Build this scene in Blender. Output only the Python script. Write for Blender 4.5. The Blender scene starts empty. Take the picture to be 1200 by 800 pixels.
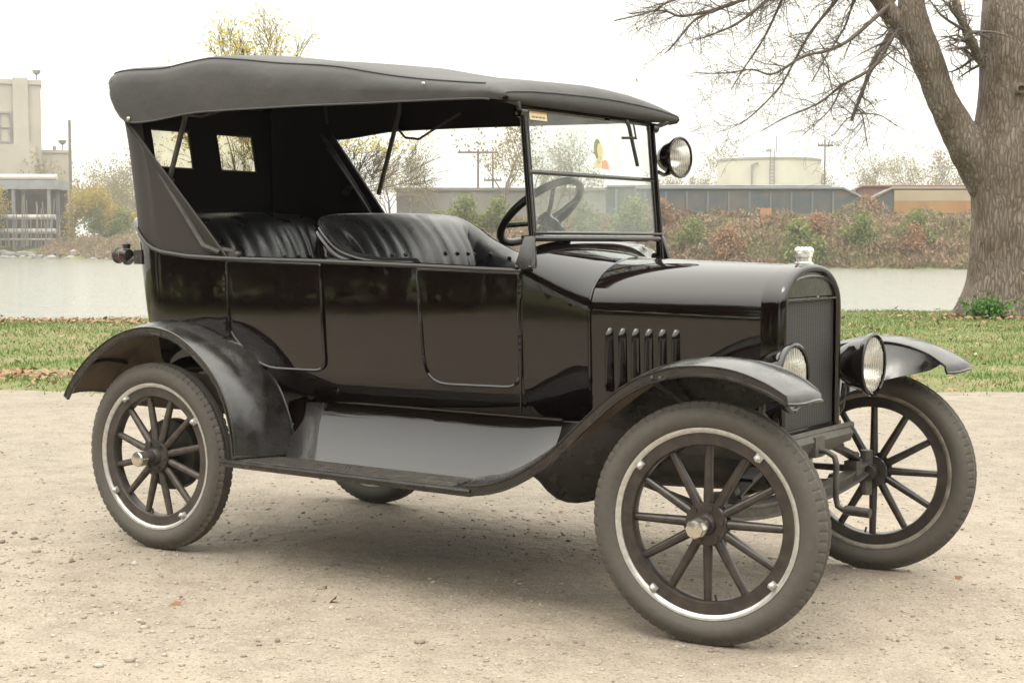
import bpy, bmesh, math, random
import numpy as np
from mathutils import Vector, Matrix, noise

# ---------------------------------------------------------------- camera, world, sun, exposure
scene = bpy.context.scene
COL = scene.collection
rad = math.radians
CAMX, CAMY, CAMZ = 4.729, -4.796, 1.258
YAW = 0.6206
cam_d = bpy.data.cameras.new("camera")
cam = bpy.data.objects.new("camera", cam_d); COL.objects.link(cam)
cam.location = (CAMX, CAMY, CAMZ)
cam.rotation_euler = (rad(90 - 3.7586), 0, YAW)
cam_d.sensor_width = 36; cam_d.lens = 52.37
cam_d.clip_start = 0.05; cam_d.clip_end = 5000
scene.camera = cam

SUN_EL, SUN_AZ = rad(62), rad(172)       # azimuth clockwise from +Y
world = bpy.data.worlds.new("World"); scene.world = world; world.use_nodes = True
wn = world.node_tree; wn.nodes.clear()
w_out = wn.nodes.new('ShaderNodeOutputWorld'); w_bg = wn.nodes.new('ShaderNodeBackground')
sky = wn.nodes.new('ShaderNodeTexSky'); sky.sky_type = 'NISHITA'; sky.sun_disc = False
sky.sun_elevation = SUN_EL; sky.sun_rotation = SUN_AZ; sky.dust_density = 3.0; sky.air_density = 1.2
w_tc = wn.nodes.new('ShaderNodeTexCoord'); w_no = wn.nodes.new('ShaderNodeTexNoise')
w_no.inputs['Scale'].default_value = 2.2; w_no.inputs['Detail'].default_value = 5
w_rp = wn.nodes.new('ShaderNodeValToRGB')
w_rp.color_ramp.elements[0].position = .3; w_rp.color_ramp.elements[0].color = (14.6, 14.5, 13.4, 1)
w_rp.color_ramp.elements[1].position = .65; w_rp.color_ramp.elements[1].color = (16.4, 16.1, 14.6, 1)
w_mx = wn.nodes.new('ShaderNodeMix'); w_mx.data_type = 'RGBA'; w_mx.inputs[0].default_value = .9
wn.links.new(w_tc.outputs['Generated'], w_no.inputs['Vector'])
wn.links.new(w_no.outputs['Fac'], w_rp.inputs['Fac'])
wn.links.new(sky.outputs['Color'], w_mx.inputs[6]); wn.links.new(w_rp.outputs['Color'], w_mx.inputs[7])
# overcast dome: brighter towards the zenith
w_sx = wn.nodes.new('ShaderNodeSeparateXYZ'); w_mr = wn.nodes.new('ShaderNodeMapRange'); w_sc = wn.nodes.new('ShaderNodeVectorMath'); w_sc.operation = 'SCALE'
w_mr.inputs[1].default_value = .15; w_mr.inputs[2].default_value = .95; w_mr.inputs[3].default_value = .80; w_mr.inputs[4].default_value = 3.2
wn.links.new(w_tc.outputs['Generated'], w_sx.inputs[0]); wn.links.new(w_sx.outputs[2], w_mr.inputs[0])
wn.links.new(w_mx.outputs[2], w_sc.inputs[0]); wn.links.new(w_mr.outputs[0], w_sc.inputs['Scale'])
wn.links.new(w_sc.outputs[0], w_bg.inputs['Color']); w_bg.inputs['Strength'].default_value = .11
wn.links.new(w_bg.outputs['Background'], w_out.inputs['Surface'])

sun_d = bpy.data.lights.new("sun", 'SUN'); sun = bpy.data.objects.new("sun", sun_d); COL.objects.link(sun)
sun_d.energy = .9; sun_d.angle = rad(18); sun_d.color = (1, .94, .84)
sdir = Vector((math.sin(SUN_AZ) * math.cos(SUN_EL), math.cos(SUN_AZ) * math.cos(SUN_EL), math.sin(SUN_EL)))
sun.rotation_euler = (-sdir).to_track_quat('-Z', 'Y').to_euler()
sun.location = (0, 0, 40)
vs = scene.view_settings
vs.view_transform = 'Standard'; vs.look = 'None'; vs.exposure = 0.04; vs.gamma = 1; vs.use_curve_mapping = False
scene.cycles.max_bounces = 8; scene.cycles.transparent_max_bounces = 24
try: scene.cycles.use_denoising = True
except Exception: pass

# ---------------------------------------------------------------- helpers
rng = random.Random(7); nr = np.random.default_rng(11)
V3 = Vector
FX, FY = -math.sin(YAW), math.cos(YAW)     # direction across the river
RX, RY = math.cos(YAW), math.sin(YAW)      # direction along the river
def site(lat, dep, z=0.0):
    return (CAMX + RX * lat + FX * dep, CAMY + RY * lat + FY * dep, z)

def curve(xs, ys):
    """monotone cubic interpolation"""
    xs = np.array(xs, float); ys = np.array(ys, float); h = np.diff(xs); d = np.diff(ys) / h
    m = np.zeros(len(xs)); m[0], m[-1] = d[0], d[-1]
    for i in range(1, len(xs) - 1):
        m[i] = 0 if d[i-1] * d[i] <= 0 else 2 * d[i-1] * d[i] / (d[i-1] + d[i])
    def f(x):
        x = min(max(x, xs[0]), xs[-1]); i = min(max(int(np.searchsorted(xs, x)) - 1, 0), len(h) - 1)
        t = (x - xs[i]) / h[i]
        return float((2*t**3-3*t**2+1)*ys[i] + (t**3-2*t**2+t)*h[i]*m[i] + (-2*t**3+3*t**2)*ys[i+1] + (t**3-t**2)*h[i]*m[i+1])
    return f

def spline(pts, n):
    """Catmull-Rom through points, n samples"""
    P = [np.array(p, float) for p in pts]
    P = [2*P[0]-P[1]] + P + [2*P[-1]-P[-2]]
    k = len(P) - 3; out = []
    for i in range(n):
        u = i / (n - 1) * k; s = min(int(u), k - 1); t = u - s
        a, b, c, d = P[s:s+4]
        out.append(.5*((2*b)+(-a+c)*t+(2*a-5*b+4*c-d)*t*t+(-a+3*b-3*c+d)*t**3))
    return out

class MB:
    def __init__(s): s.v = []; s.f = []; s.m = []
    def add(s, vs, fs, mi=0):
        o = len(s.v); s.v += [tuple(map(float, p)) for p in vs]
        for f in fs: s.f.append(tuple(i + o for i in f)); s.m.append(mi)
        return s
    def grid(s, P, mi=0, cu=False, cv=False, skip=None):
        n, m = len(P), len(P[0]); fs = []
        for i in range(n if cu else n - 1):
            for j in range(m if cv else m - 1):
                if skip and skip(i, j): continue
                a, b = i, (i + 1) % n; c, d = j, (j + 1) % m
                fs.append((a*m+c, b*m+c, b*m+d, a*m+d))
        return s.add([p for r in P for p in r], fs, mi)
    def sheet(s, P, th, mi=0, mi2=None, cu=False, flip=False):
        """thin shell with real thickness: P is the outer face, pushed th along the normal"""
        A = np.array(P, float); du = np.gradient(A, axis=0); dv = np.gradient(A, axis=1)
        N = np.cross(du, dv); N /= (np.linalg.norm(N, axis=2, keepdims=True) + 1e-12)
        if flip: N = -N
        B = A + N * th; n, m = A.shape[:2]; mi2 = mi if mi2 is None else mi2
        V = list(A.reshape(-1, 3)) + list(B.reshape(-1, 3)); K = n * m; f1 = []; f2 = []
        for i in range(n - 1):
            for j in range(m - 1):
                q = (i*m+j, (i+1)*m+j, (i+1)*m+j+1, i*m+j+1)
                f1.append(q); f2.append(tuple(K + k for k in reversed(q)))
        ed = [i*m for i in range(n)] + [(n-1)*m+j for j in range(1, m)] + [i*m+m-1 for i in range(n-2, -1, -1)] + [j for j in range(m-2, 0, -1)]
        for a, b in zip(ed, ed[1:] + ed[:1]): f1.append((b, a, K + a, K + b))
        o = len(s.v); s.v += [tuple(map(float, p)) for p in V]
        for f in f1: s.f.append(tuple(i + o for i in f)); s.m.append(mi)
        for f in f2: s.f.append(tuple(i + o for i in f)); s.m.append(mi2)
        return s
    def tube(s, pts, r, seg=8, mi=0, closed=False, cap=True, flat=1.0, up=None):
        P = [V3(p) for p in pts]; n = len(P)
        R = r if hasattr(r, '__len__') else [r] * n
        T = []
        for i in range(n):
            a = P[(i-1) % n] if (closed or i > 0) else P[i]; b = P[(i+1) % n] if (closed or i < n-1) else P[i]
            t = (b - a); T.append(t.normalized() if t.length > 1e-9 else V3((0, 0, 1)))
        ref = V3(up) if up else (V3((0, 0, 1)) if abs(T[0].z) < .9 else V3((1, 0, 0)))
        u = (ref - T[0] * ref.dot(T[0])).normalized(); rings = []
        for i in range(n):
            u = (u - T[i] * u.dot(T[i]))
            u = u.normalized() if u.length > 1e-6 else T[i].orthogonal().normalized()
            w = T[i].cross(u)
            rings.append([tuple(P[i] + (u * math.cos(2*math.pi*k/seg) * R[i] + w * math.sin(2*math.pi*k/seg) * R[i] * flat)) for k in range(seg)])
        o = len(s.v); s.grid(rings, mi, cu=closed, cv=True)
        if cap and not closed:
            s.f.append(tuple(o + k for k in reversed(range(seg)))); s.m.append(mi)
            s.f.append(tuple(o + (n-1)*seg + k for k in range(seg))); s.m.append(mi)
        return s
    def lathe(s, prof, o=(0, 0, 0), ax=(0, 1, 0), seg=48, mi=0, closed=False, mod=None):
        """prof: list of (radius, along axis)"""
        ax = V3(ax).normalized(); e = ax.orthogonal().normalized(); w = ax.cross(e); o = V3(o); rings = []
        for k in range(seg):
            a = 2*math.pi*k/seg; d = e*math.cos(a) + w*math.sin(a)
            rings.append([tuple(o + d*(max(r, 1e-5) + (mod(k, i) if mod else 0)) + ax*h) for i, (r, h) in enumerate(prof)])
        return s.grid(rings, mi, cu=True, cv=closed)
    def box(s, c, size, mi=0, rot=None):
        hx, hy, hz = [q/2 for q in size]; c = V3(c)
        vs = [V3((x, y, z)) for x in (-hx, hx) for y in (-hy, hy) for z in (-hz, hz)]
        if rot is not None: vs = [rot @ v for v in vs]
        return s.add([c + v for v in vs], [(0,1,3,2),(4,6,7,5),(0,4,5,1),(2,3,7,6),(0,2,6,4),(1,5,7,3)], mi)
    def prism(s, poly, vec, mi=0):
        n = len(poly); vec = V3(vec)
        vs = [V3(p) for p in poly] + [V3(p) + vec for p in poly]
        fs = [tuple(reversed(range(n))), tuple(range(n, 2*n))] + [(i, (i+1) % n, n+(i+1) % n, n+i) for i in range(n)]
        return s.add(vs, fs, mi)
    def ball(s, c, r, seg=10, mi=0, sc=(1, 1, 1)):
        rings = []
        for i in range(seg//2 + 1):
            t = math.pi*i/(seg//2)
            rings.append([(c[0]+r*sc[0]*max(math.sin(t), 1e-4)*math.cos(2*math.pi*k/seg), c[1]+r*sc[1]*max(math.sin(t), 1e-4)*math.sin(2*math.pi*k/seg), c[2]+r*sc[2]*math.cos(t)) for k in range(seg)])
        return s.grid(rings, mi, cv=True)
    def build(s, name, mats, parent=None, bevel=0, smooth=40, loc=None, recalc=True):
        me = bpy.data.meshes.new(name); me.from_pydata(s.v, [], s.f)
        for m in (mats if isinstance(mats, (list, tuple)) else [mats]): me.materials.append(m)
        me.polygons.foreach_set('material_index', s.m)
        if recalc or bevel:
            bm = bmesh.new(); bm.from_mesh(me)
            if bevel:
                bmesh.ops.remove_doubles(bm, verts=bm.verts, dist=1e-5)
                es = [e for e in bm.edges if len(e.link_faces) == 2 and e.calc_face_angle(0) > rad(35)]
                bmesh.ops.bevel(bm, geom=es, offset=bevel, segments=2, affect='EDGES', profile=.5, clamp_overlap=True)
            bmesh.ops.recalc_face_normals(bm, faces=bm.faces)
            bm.to_mesh(me); bm.free()
        if smooth:
            me.polygons.foreach_set('use_smooth', [True]*len(me.polygons))
            me.set_sharp_from_angle(angle=rad(smooth))
        me.update()
        return link(name, me, parent, loc)

def link(name, me, parent=None, loc=None):
    o = bpy.data.objects.new(name, me); COL.objects.link(o)
    if parent: o.parent = parent
    if loc is not None: o.location = loc
    return o
def raw(name, verts, faces, mat, parent=None, rnd=None, smooth=False):
    """big numpy mesh; faces is an (n,k) array"""
    me = bpy.data.meshes.new(name); verts = np.asarray(verts, np.float32); faces = np.asarray(faces, np.int32)
    n, k = faces.shape
    me.vertices.add(len(verts)); me.vertices.foreach_set('co', verts.ravel())
    me.loops.add(n*k); me.loops.foreach_set('vertex_index', faces.ravel())
    me.polygons.add(n); me.polygons.foreach_set('loop_start', np.arange(0, n*k, k, dtype=np.int32))
    me.update(calc_edges=True)
    if smooth: me.polygons.foreach_set('use_smooth', [True]*n)
    if rnd is not None:
        a = me.attributes.new('rnd', 'FLOAT', 'FACE'); a.data.foreach_set('value', np.asarray(rnd, np.float32))
    me.materials.append(mat)
    return link(name, me, parent)
def empty(name, loc=(0, 0, 0), rz=0):
    o = bpy.data.objects.new(name, None); COL.objects.link(o); o.location = loc; o.rotation_euler.z = rz
    o.empty_display_size = .2; return o
def tag(o, label=None, cat=None, group=None, kind=None):
    if label: o['label'] = label
    if cat: o['category'] = cat
    if group: o['group'] = group
    if kind: o['kind'] = kind
    return o
def copy_tree(o, parent=None):
    c = o.copy(); COL.objects.link(c)
    if parent: c.parent = parent
    for ch in [x for x in bpy.data.objects if x.parent == o]: copy_tree(ch, c)
    return c

# ---------------------------------------------------------------- materials
ALBEDO = 1.0
def sc_(c): return tuple(min(1, x*ALBEDO) for x in c)
def mat(name, col, rough=.5, metal=0, coat=0, spec=.5, bump=None, var=None, rvar=None, ior=None):
    col = sc_(col); var = (var[0], var[1], sc_(var[2])) if var else None
    m = bpy.data.materials.new(name); m.use_nodes = True; nt = m.node_tree; b = nt.nodes['Principled BSDF']
    b.inputs['Base Color'].default_value = (*col, 1); b.inputs['Roughness'].default_value = rough
    b.inputs['Metallic'].default_value = metal; b.inputs['Specular IOR Level'].default_value = spec
    b.inputs['Coat Weight'].default_value = coat; b.inputs['Coat Roughness'].default_value = .04
    if ior: b.inputs['IOR'].default_value = ior
    tc = nt.nodes.new('ShaderNodeTexCoord')
    def nz(scale, det=6):
        n = nt.nodes.new('ShaderNodeTexNoise'); n.inputs['Detail'].default_value = det
        n.inputs['Scale'].default_value = scale; nt.links.new(tc.outputs['Object'], n.inputs['Vector']); return n
    if var:
        n = nz(var[0]); mx = nt.nodes.new('ShaderNodeMix'); mx.data_type = 'RGBA'
        mr = nt.nodes.new('ShaderNodeMapRange'); mr.inputs[1].default_value = .4; mr.inputs[2].default_value = .65; mr.inputs[4].default_value = var[1]
        nt.links.new(n.outputs['Fac'], mr.inputs[0]); nt.links.new(mr.outputs[0], mx.inputs[0])
        mx.inputs[6].default_value = (*col, 1); mx.inputs[7].default_value = (*var[2], 1)
        nt.links.new(mx.outputs[2], b.inputs['Base Color'])
    if rvar:
        n = nz(rvar[0]); mr = nt.nodes.new('ShaderNodeMapRange'); mr.inputs[1].default_value = .35; mr.inputs[2].default_value = .7
        mr.inputs[3].default_value = rvar[1]; mr.inputs[4].default_value = rvar[2]
        nt.links.new(n.outputs['Fac'], mr.inputs[0]); nt.links.new(mr.outputs[0], b.inputs['Roughness'])
    if bump:
        n = nz(bump[0], 8); bp = nt.nodes.new('ShaderNodeBump'); bp.inputs['Strength'].default_value = bump[1]; bp.inputs['Distance'].default_value = bump[2]
        nt.links.new(n.outputs['Fac'], bp.inputs['Height']); nt.links.new(bp.outputs['Normal'], b.inputs['Normal'])
    return m
def leafmat(name, cols, rough=.7, scale=None, trans=.25):
    cols = [sc_(q) for q in cols]     # colour from the per-face attribute and a big noise, slightly translucent
    m = bpy.data.materials.new(name); m.use_nodes = True; nt = m.node_tree; b = nt.nodes['Principled BSDF']
    at = nt.nodes.new('ShaderNodeAttribute'); at.attribute_name = 'rnd'
    rp = nt.nodes.new('ShaderNodeValToRGB'); e = rp.color_ramp.elements
    while len(e) < len(cols): e.new(.5)
    for i, c in enumerate(cols): e[i].position = i/(len(cols)-1); e[i].color = (*c, 1)
    src = at.outputs['Fac']
    if scale:
        tc = nt.nodes.new('ShaderNodeTexCoord'); n = nt.nodes.new('ShaderNodeTexNoise'); n.inputs['Scale'].default_value = scale; n.inputs['Detail'].default_value = 3
        nt.links.new(tc.outputs['Object'], n.inputs['Vector'])
        mr = nt.nodes.new('ShaderNodeMapRange'); mr.inputs[1].default_value = .32; mr.inputs[2].default_value = .68
        nt.links.new(n.outputs['Fac'], mr.inputs[0])
        ml = nt.nodes.new('ShaderNodeMath'); ml.operation = 'MULTIPLY_ADD'; ml.inputs[1].default_value = .24
        nt.links.new(at.outputs['Fac'], ml.inputs[0])
        m2 = nt.nodes.new('ShaderNodeMath'); m2.operation = 'MULTIPLY'; m2.inputs[1].default_value = .8
        nt.links.new(mr.outputs[0], m2.inputs[0]); nt.links.new(m2.outputs[0], ml.inputs[2]); src = ml.outputs[0]
    nt.links.new(src, rp.inputs['Fac']); nt.links.new(rp.outputs['Color'], b.inputs['Base Color'])
    b.inputs['Roughness'].default_value = rough; b.inputs['Specular IOR Level'].default_value = .2
    if trans:
        tr = nt.nodes.new('ShaderNodeBsdfTranslucent'); nt.links.new(rp.outputs['Color'], tr.inputs['Color'])
        mx = nt.nodes.new('ShaderNodeMixShader'); mx.inputs[0].default_value = trans
        nt.links.new(b.outputs[0], mx.inputs[1]); nt.links.new(tr.outputs[0], mx.inputs[2])
        nt.links.new(mx.outputs[0], nt.nodes['Material Output'].inputs['Surface'])
    return m

PAINT = mat('black_paint', (.0050, .0026, .0024), .05, ior=1.58, rvar=(9, .025, .07), bump=(5, .02, .02))
PAINT_D = mat('black_paint_dusty', (.009, .008, .0075), .18, ior=1.62, rvar=(16, .16, .36), var=(22, .45, (.04, .034, .029)))
DUST = mat('dusty_underside', (.15, .115, .08), .8, var=(7, .8, (.06, .046, .034)))
CHASSIS = mat('chassis_black', (.02, .018, .016), .5, var=(18, .7, (.07, .06, .05)), bump=(40, .3, .004))
GREYIRON = mat('dusty_iron', (.10, .092, .08), .55, metal=.3, var=(20, .7, (.05, .043, .036)), bump=(50, .3, .003))
RUBBER = mat('tyre_rubber', (.072, .064, .055), .72, var=(55, .4, (.10, .087, .071)), bump=(160, .3, .002))
SILVER = mat('rim_silver', (.56, .55, .53), .35, metal=.6, var=(60, .5, (.36, .33, .29)))
DULLRIM = mat('rim_inner', (.30, .27, .23), .5, metal=.4, var=(20, .7, (.12, .1, .08)))
WOOD = mat('spoke_paint', (.022, .018, .016), .35, coat=.2, var=(30, .6, (.06, .045, .035)))
WOODR = mat('rear_felloe', (.036, .030, .026), .5, var=(25, .7, (.075, .06, .048)))
NICKEL = mat('nickel', (.66, .62, .54), .25, metal=.9, var=(30, .5, (.40, .36, .3)))
CHROME = mat('white_metal', (.80, .79, .76), .22, metal=.7)
LEATHER = mat('black_leather', (.013, .013, .014), .32, bump=(180, .22, .002), rvar=(12, .24, .42))
CANVAS = mat('top_canvas', (.048, .046, .046), .66, bump=(11, .45, .012), var=(3.5, .7, (.064, .060, .058)), spec=.4)
CANVAS_IN = mat('top_lining', (.016, .013, .012), .9, bump=(300, .3, .0015), spec=.15)
CURTAIN = mat('curtain_canvas', (.034, .029, .027), .6, bump=(380, .3, .0015), spec=.35)
TREAD = mat('step_mat', (.055, .05, .045), .6, var=(26, .8, (.11, .095, .08)))
CREAM = mat('sticker_cream', (.72, .62, .38), .6); OCHRE = mat('sticker_ochre', (.5, .27, .06), .6)
GREENISH = mat('decal_olive', (.22, .24, .10), .6); ORANGE = mat('decal_orange', (.62, .33, .20), .6); SKINC = mat('decal_tan', (.58, .50, .28), .6)
STRAP = mat('brown_strap', (.055, .022, .018), .6)
REDLENS = mat('tail_lens', (.045, .012, .01), .15)

def glass(name, tint=(.93, .96, .94), rough=.0, dirt=.06):
    m = bpy.data.materials.new(name); m.use_nodes = True; nt = m.node_tree; nt.nodes.clear()
    out = nt.nodes.new('ShaderNodeOutputMaterial'); t = nt.nodes.new('ShaderNodeBsdfTransparent'); t.inputs[0].default_value = (*tint, 1)
    g = nt.nodes.new('ShaderNodeBsdfGlossy'); g.inputs['Roughness'].default_value = rough
    lw = nt.nodes.new('ShaderNodeLayerWeight'); lw.inputs['Blend'].default_value = .5; pw = nt.nodes.new('ShaderNodeMath'); pw.operation = 'POWER'; pw.inputs[1].default_value = 4; nt.links.new(lw.outputs['Facing'], pw.inputs[0]); fr = nt.nodes.new('ShaderNodeMath'); fr.operation = 'MULTIPLY_ADD'; fr.inputs[1].default_value = .75; fr.inputs[2].default_value = .03; nt.links.new(pw.outputs[0], fr.inputs[0])
    d = nt.nodes.new('ShaderNodeBsdfDiffuse'); d.inputs[0].default_value = (.6, .6, .56, 1)
    a = nt.nodes.new('ShaderNodeMixShader'); b = nt.nodes.new('ShaderNodeMixShader')
    tc = nt.nodes.new('ShaderNodeTexCoord'); n = nt.nodes.new('ShaderNodeTexNoise'); n.inputs['Scale'].default_value = 7; n.inputs['Detail'].default_value = 6
    mr = nt.nodes.new('ShaderNodeMapRange'); mr.inputs[1].default_value = .4; mr.inputs[2].default_value = .75; mr.inputs[3].default_value = dirt*.4; mr.inputs[4].default_value = dirt*2
    nt.links.new(tc.outputs['Object'], n.inputs['Vector']); nt.links.new(n.outputs['Fac'], mr.inputs[0])
    nt.links.new(mr.outputs[0], b.inputs[0])
    nt.links.new(fr.outputs[0], a.inputs[0]); nt.links.new(t.outputs[0], a.inputs[1]); nt.links.new(g.outputs[0], a.inputs[2])
    nt.links.new(a.outputs[0], b.inputs[1]); nt.links.new(d.outputs[0], b.inputs[2]); nt.links.new(b.outputs[0], out.inputs['Surface'])
    return m
GLASS = glass('windshield_glass'); CELL = glass('celluloid', (.90, .88, .78), .05, .12); LENSG = glass('lens_glass', (.95, .95, .93), .0, .10)
REFLECT = mat('reflector', (.80, .79, .76), .22, metal=1.0)

# ---------------------------------------------------------------- terrain, road, river
ALBEDO = .72
WL = curve([-420, -140, -79, -30, -10, 10, 30, 42, 120, 420], [330, 262, 231, 176, 155, 142, 135, 131, 128, 160])   # far waterline
EDGE = lambda lat: 26.6 + .30*max(-20, min(lat, 20)) + .35*math.sin(lat*.7) + .2*math.sin(lat*1.9+1)                    # crest of the near bank
TOPZ = curve([-420, -79, -40, -10, 10, 60, 420], [1.0, 1.0, 2.3, 3.1, 3.3, 3.3, 3.3])
def height(lat, dep):
    e = EDGE(lat)
    if dep < e: return -.006 + (.05*math.sin(lat*.35+1)*math.sin(dep*.5) if dep > 14 else 0)*min(1, max(0, (dep-14)/3)) + (0.02*noise.noise((lat*.8, dep*.8, 3)) if dep > 14 else 0)
    if dep < e + 5: return -.006 - 2.6*((dep-e)/5)**.8
    w = WL(lat); s = dep - w
    if s < -6: return -2.6
    if s < 0: return -2.6 + 1.6*(s+6)/6
    t = min(1, s/11.0); return -1 + (TOPZ(lat)+1)*(t**.8) + .25*noise.noise((lat*.15, dep*.15, 0))*t
lats = sorted(set([round(x, 3) for x in list(np.linspace(-420, -60, 31)) + list(np.linspace(-60, -14, 32)) + list(np.linspace(-14, 14, 85)) + list(np.linspace(14, 60, 32)) + list(np.linspace(60, 420, 31))]))
deps = sorted(set([round(x, 3) for x in list(np.linspace(-220, -20, 14)) + list(np.linspace(-20, 10, 13)) + list(np.linspace(10, 34, 97)) + list(np.linspace(34, 120, 12)) + list(np.linspace(120, 262, 90)) + list(np.linspace(270, 640, 12))]))
gv = [site(a, d, height(a, d)) for a in lats for d in deps]; M = len(deps)
gf = [(i*M+j, (i+1)*M+j, (i+1)*M+j+1, i*M+j+1) for i in range(len(lats)-1) for j in range(M-1)]

def ground_mat(name, base, cols, scale, bumps):
    base = sc_(base); cols = [(*q[:4], sc_(q[4])) for q in cols]
    m = bpy.data.materials.new(name); m.use_nodes = True; nt = m.node_tree; b = nt.nodes['Principled BSDF']
    tc = nt.nodes.new('ShaderNodeTexCoord'); prev = None
    for i, (sc, lo, hi, amt, c) in enumerate(cols):
        n = nt.nodes.new('ShaderNodeTexNoise'); n.inputs['Scale'].default_value = sc; n.inputs['Detail'].default_value = 8; n.inputs['Roughness'].default_value = .6
        nt.links.new(tc.outputs['Object'], n.inputs['Vector'])
        mr = nt.nodes.new('ShaderNodeMapRange'); mr.inputs[1].default_value = lo; mr.inputs[2].default_value = hi; mr.inputs[4].default_value = amt
        nt.links.new(n.outputs['Fac'], mr.inputs[0])
        mx = nt.nodes.new('ShaderNodeMix'); mx.data_type = 'RGBA'; nt.links.new(mr.outputs[0], mx.inputs[0]); mx.inputs[7].default_value = (*c, 1)
        if prev: nt.links.new(prev, mx.inputs[6])
        else: mx.inputs[6].default_value = (*base, 1)
        prev = mx.outputs[2]
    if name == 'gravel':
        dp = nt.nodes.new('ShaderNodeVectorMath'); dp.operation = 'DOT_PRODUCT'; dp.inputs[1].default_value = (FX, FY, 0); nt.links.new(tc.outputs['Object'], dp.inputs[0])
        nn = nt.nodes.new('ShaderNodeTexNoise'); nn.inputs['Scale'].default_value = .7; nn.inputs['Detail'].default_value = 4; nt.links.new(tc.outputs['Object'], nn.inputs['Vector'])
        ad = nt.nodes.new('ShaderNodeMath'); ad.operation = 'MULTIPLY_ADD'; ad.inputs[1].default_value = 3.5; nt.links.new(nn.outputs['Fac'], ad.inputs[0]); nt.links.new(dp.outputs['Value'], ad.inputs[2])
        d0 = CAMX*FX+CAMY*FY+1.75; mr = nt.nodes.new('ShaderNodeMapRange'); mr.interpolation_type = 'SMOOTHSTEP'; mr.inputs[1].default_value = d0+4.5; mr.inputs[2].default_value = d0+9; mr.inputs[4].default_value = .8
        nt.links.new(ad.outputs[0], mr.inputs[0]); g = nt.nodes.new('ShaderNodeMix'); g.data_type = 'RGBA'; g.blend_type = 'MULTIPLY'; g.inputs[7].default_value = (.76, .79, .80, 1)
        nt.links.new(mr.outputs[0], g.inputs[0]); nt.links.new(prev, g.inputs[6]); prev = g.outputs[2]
    nt.links.new(prev, b.inputs['Base Color']); b.inputs['Roughness'].default_value = .9; b.inputs['Specular IOR Level'].default_value = .15
    nrm = None
    for sc, st, di in bumps:
        n = nt.nodes.new('ShaderNodeTexNoise'); n.inputs['Scale'].default_value = sc; n.inputs['Detail'].default_value = 6
        nt.links.new(tc.outputs['Object'], n.inputs['Vector'])
        bp = nt.nodes.new('ShaderNodeBump'); bp.inputs['Strength'].default_value = st; bp.inputs['Distance'].default_value = di
        nt.links.new(n.outputs['Fac'], bp.inputs['Height'])
        if nrm: nt.links.new(nrm, bp.inputs['Normal'])
        nrm = bp.outputs['Normal']
    nt.links.new(nrm, b.inputs['Normal'])
    return m
SOIL = ground_mat('grass_soil', (.14, .165, .055), [(.9, .42, .62, .8, (.24, .205, .11)), (5, .45, .7, .6, (.10, .14, .036)), (.22, .5, .66, .6, (.25, .21, .11))], 1, [(18, .5, .03), (90, .4, .01)])
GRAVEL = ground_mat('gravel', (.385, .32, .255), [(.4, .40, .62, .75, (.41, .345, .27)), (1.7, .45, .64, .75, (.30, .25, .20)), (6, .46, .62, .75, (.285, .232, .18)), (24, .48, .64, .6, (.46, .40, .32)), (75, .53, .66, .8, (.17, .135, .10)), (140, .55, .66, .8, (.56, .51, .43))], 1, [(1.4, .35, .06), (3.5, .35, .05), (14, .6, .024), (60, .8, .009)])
tag(raw('terrain', gv, gf, SOIL, smooth=True), kind='structure')
# gravel road, its far edge wavy against the grass
rl = np.linspace(-15, 60, 601)
def road_far(a): return 12.55 + .18*math.sin(a*.9) + .45*noise.noise((a*.8, 4.2, 0)) + .22*noise.noise((a*3.1, 1.2, 0)) + .10*noise.noise((a*9, 2.2, 0)) + .25*(a > 2)
rows = [-9, -4, 0, 2, 4, 6, 8, 10, 11.5]
RP = [[site(a, d, 0) for d in rows] + [site(a, road_far(a), 0)] for a in rl]
rv = [p for r in RP for p in r]; M2 = len(rows) + 1
tag(raw('gravel_road', rv, [(i*M2+j, (i+1)*M2+j, (i+1)*M2+j+1, i*M2+j+1) for i in range(len(rl)-1) for j in range(M2-1)], GRAVEL), kind='structure')
# water
WATER = bpy.data.materials.new('river_water'); WATER.use_nodes = True; nt = WATER.node_tree; b = nt.nodes['Principled BSDF']
b.inputs['Base Color'].default_value = (.20, .20, .17, 1); b.inputs['Roughness'].default_value = .12; b.inputs['IOR'].default_value = 1.33
tc = nt.nodes.new('ShaderNodeTexCoord'); mp = nt.nodes.new('ShaderNodeMapping'); mp.inputs['Rotation'].default_value = (0, 0, -YAW); mp.inputs['Scale'].default_value = (.8, 3.0, 1)
n1 = nt.nodes.new('ShaderNodeTexNoise'); n1.inputs['Scale'].default_value = 1.1; n1.inputs['Detail'].default_value = 5
bp = nt.nodes.new('ShaderNodeBump'); bp.inputs['Strength'].default_value = .8; bp.inputs['Distance'].default_value = .16
nt.links.new(tc.outputs['Object'], mp.inputs[0]); nt.links.new(mp.outputs[0], n1.inputs['Vector']); nt.links.new(n1.outputs['Fac'], bp.inputs['Height']); nt.links.new(bp.outputs[0], b.inputs['Normal'])
tag(raw('water', [site(-419, 24, -1), site(419, 24, -1), site(419, 345, -1), site(-419, 345, -1)], [(0, 1, 2, 3)], WATER), kind='structure')

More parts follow.
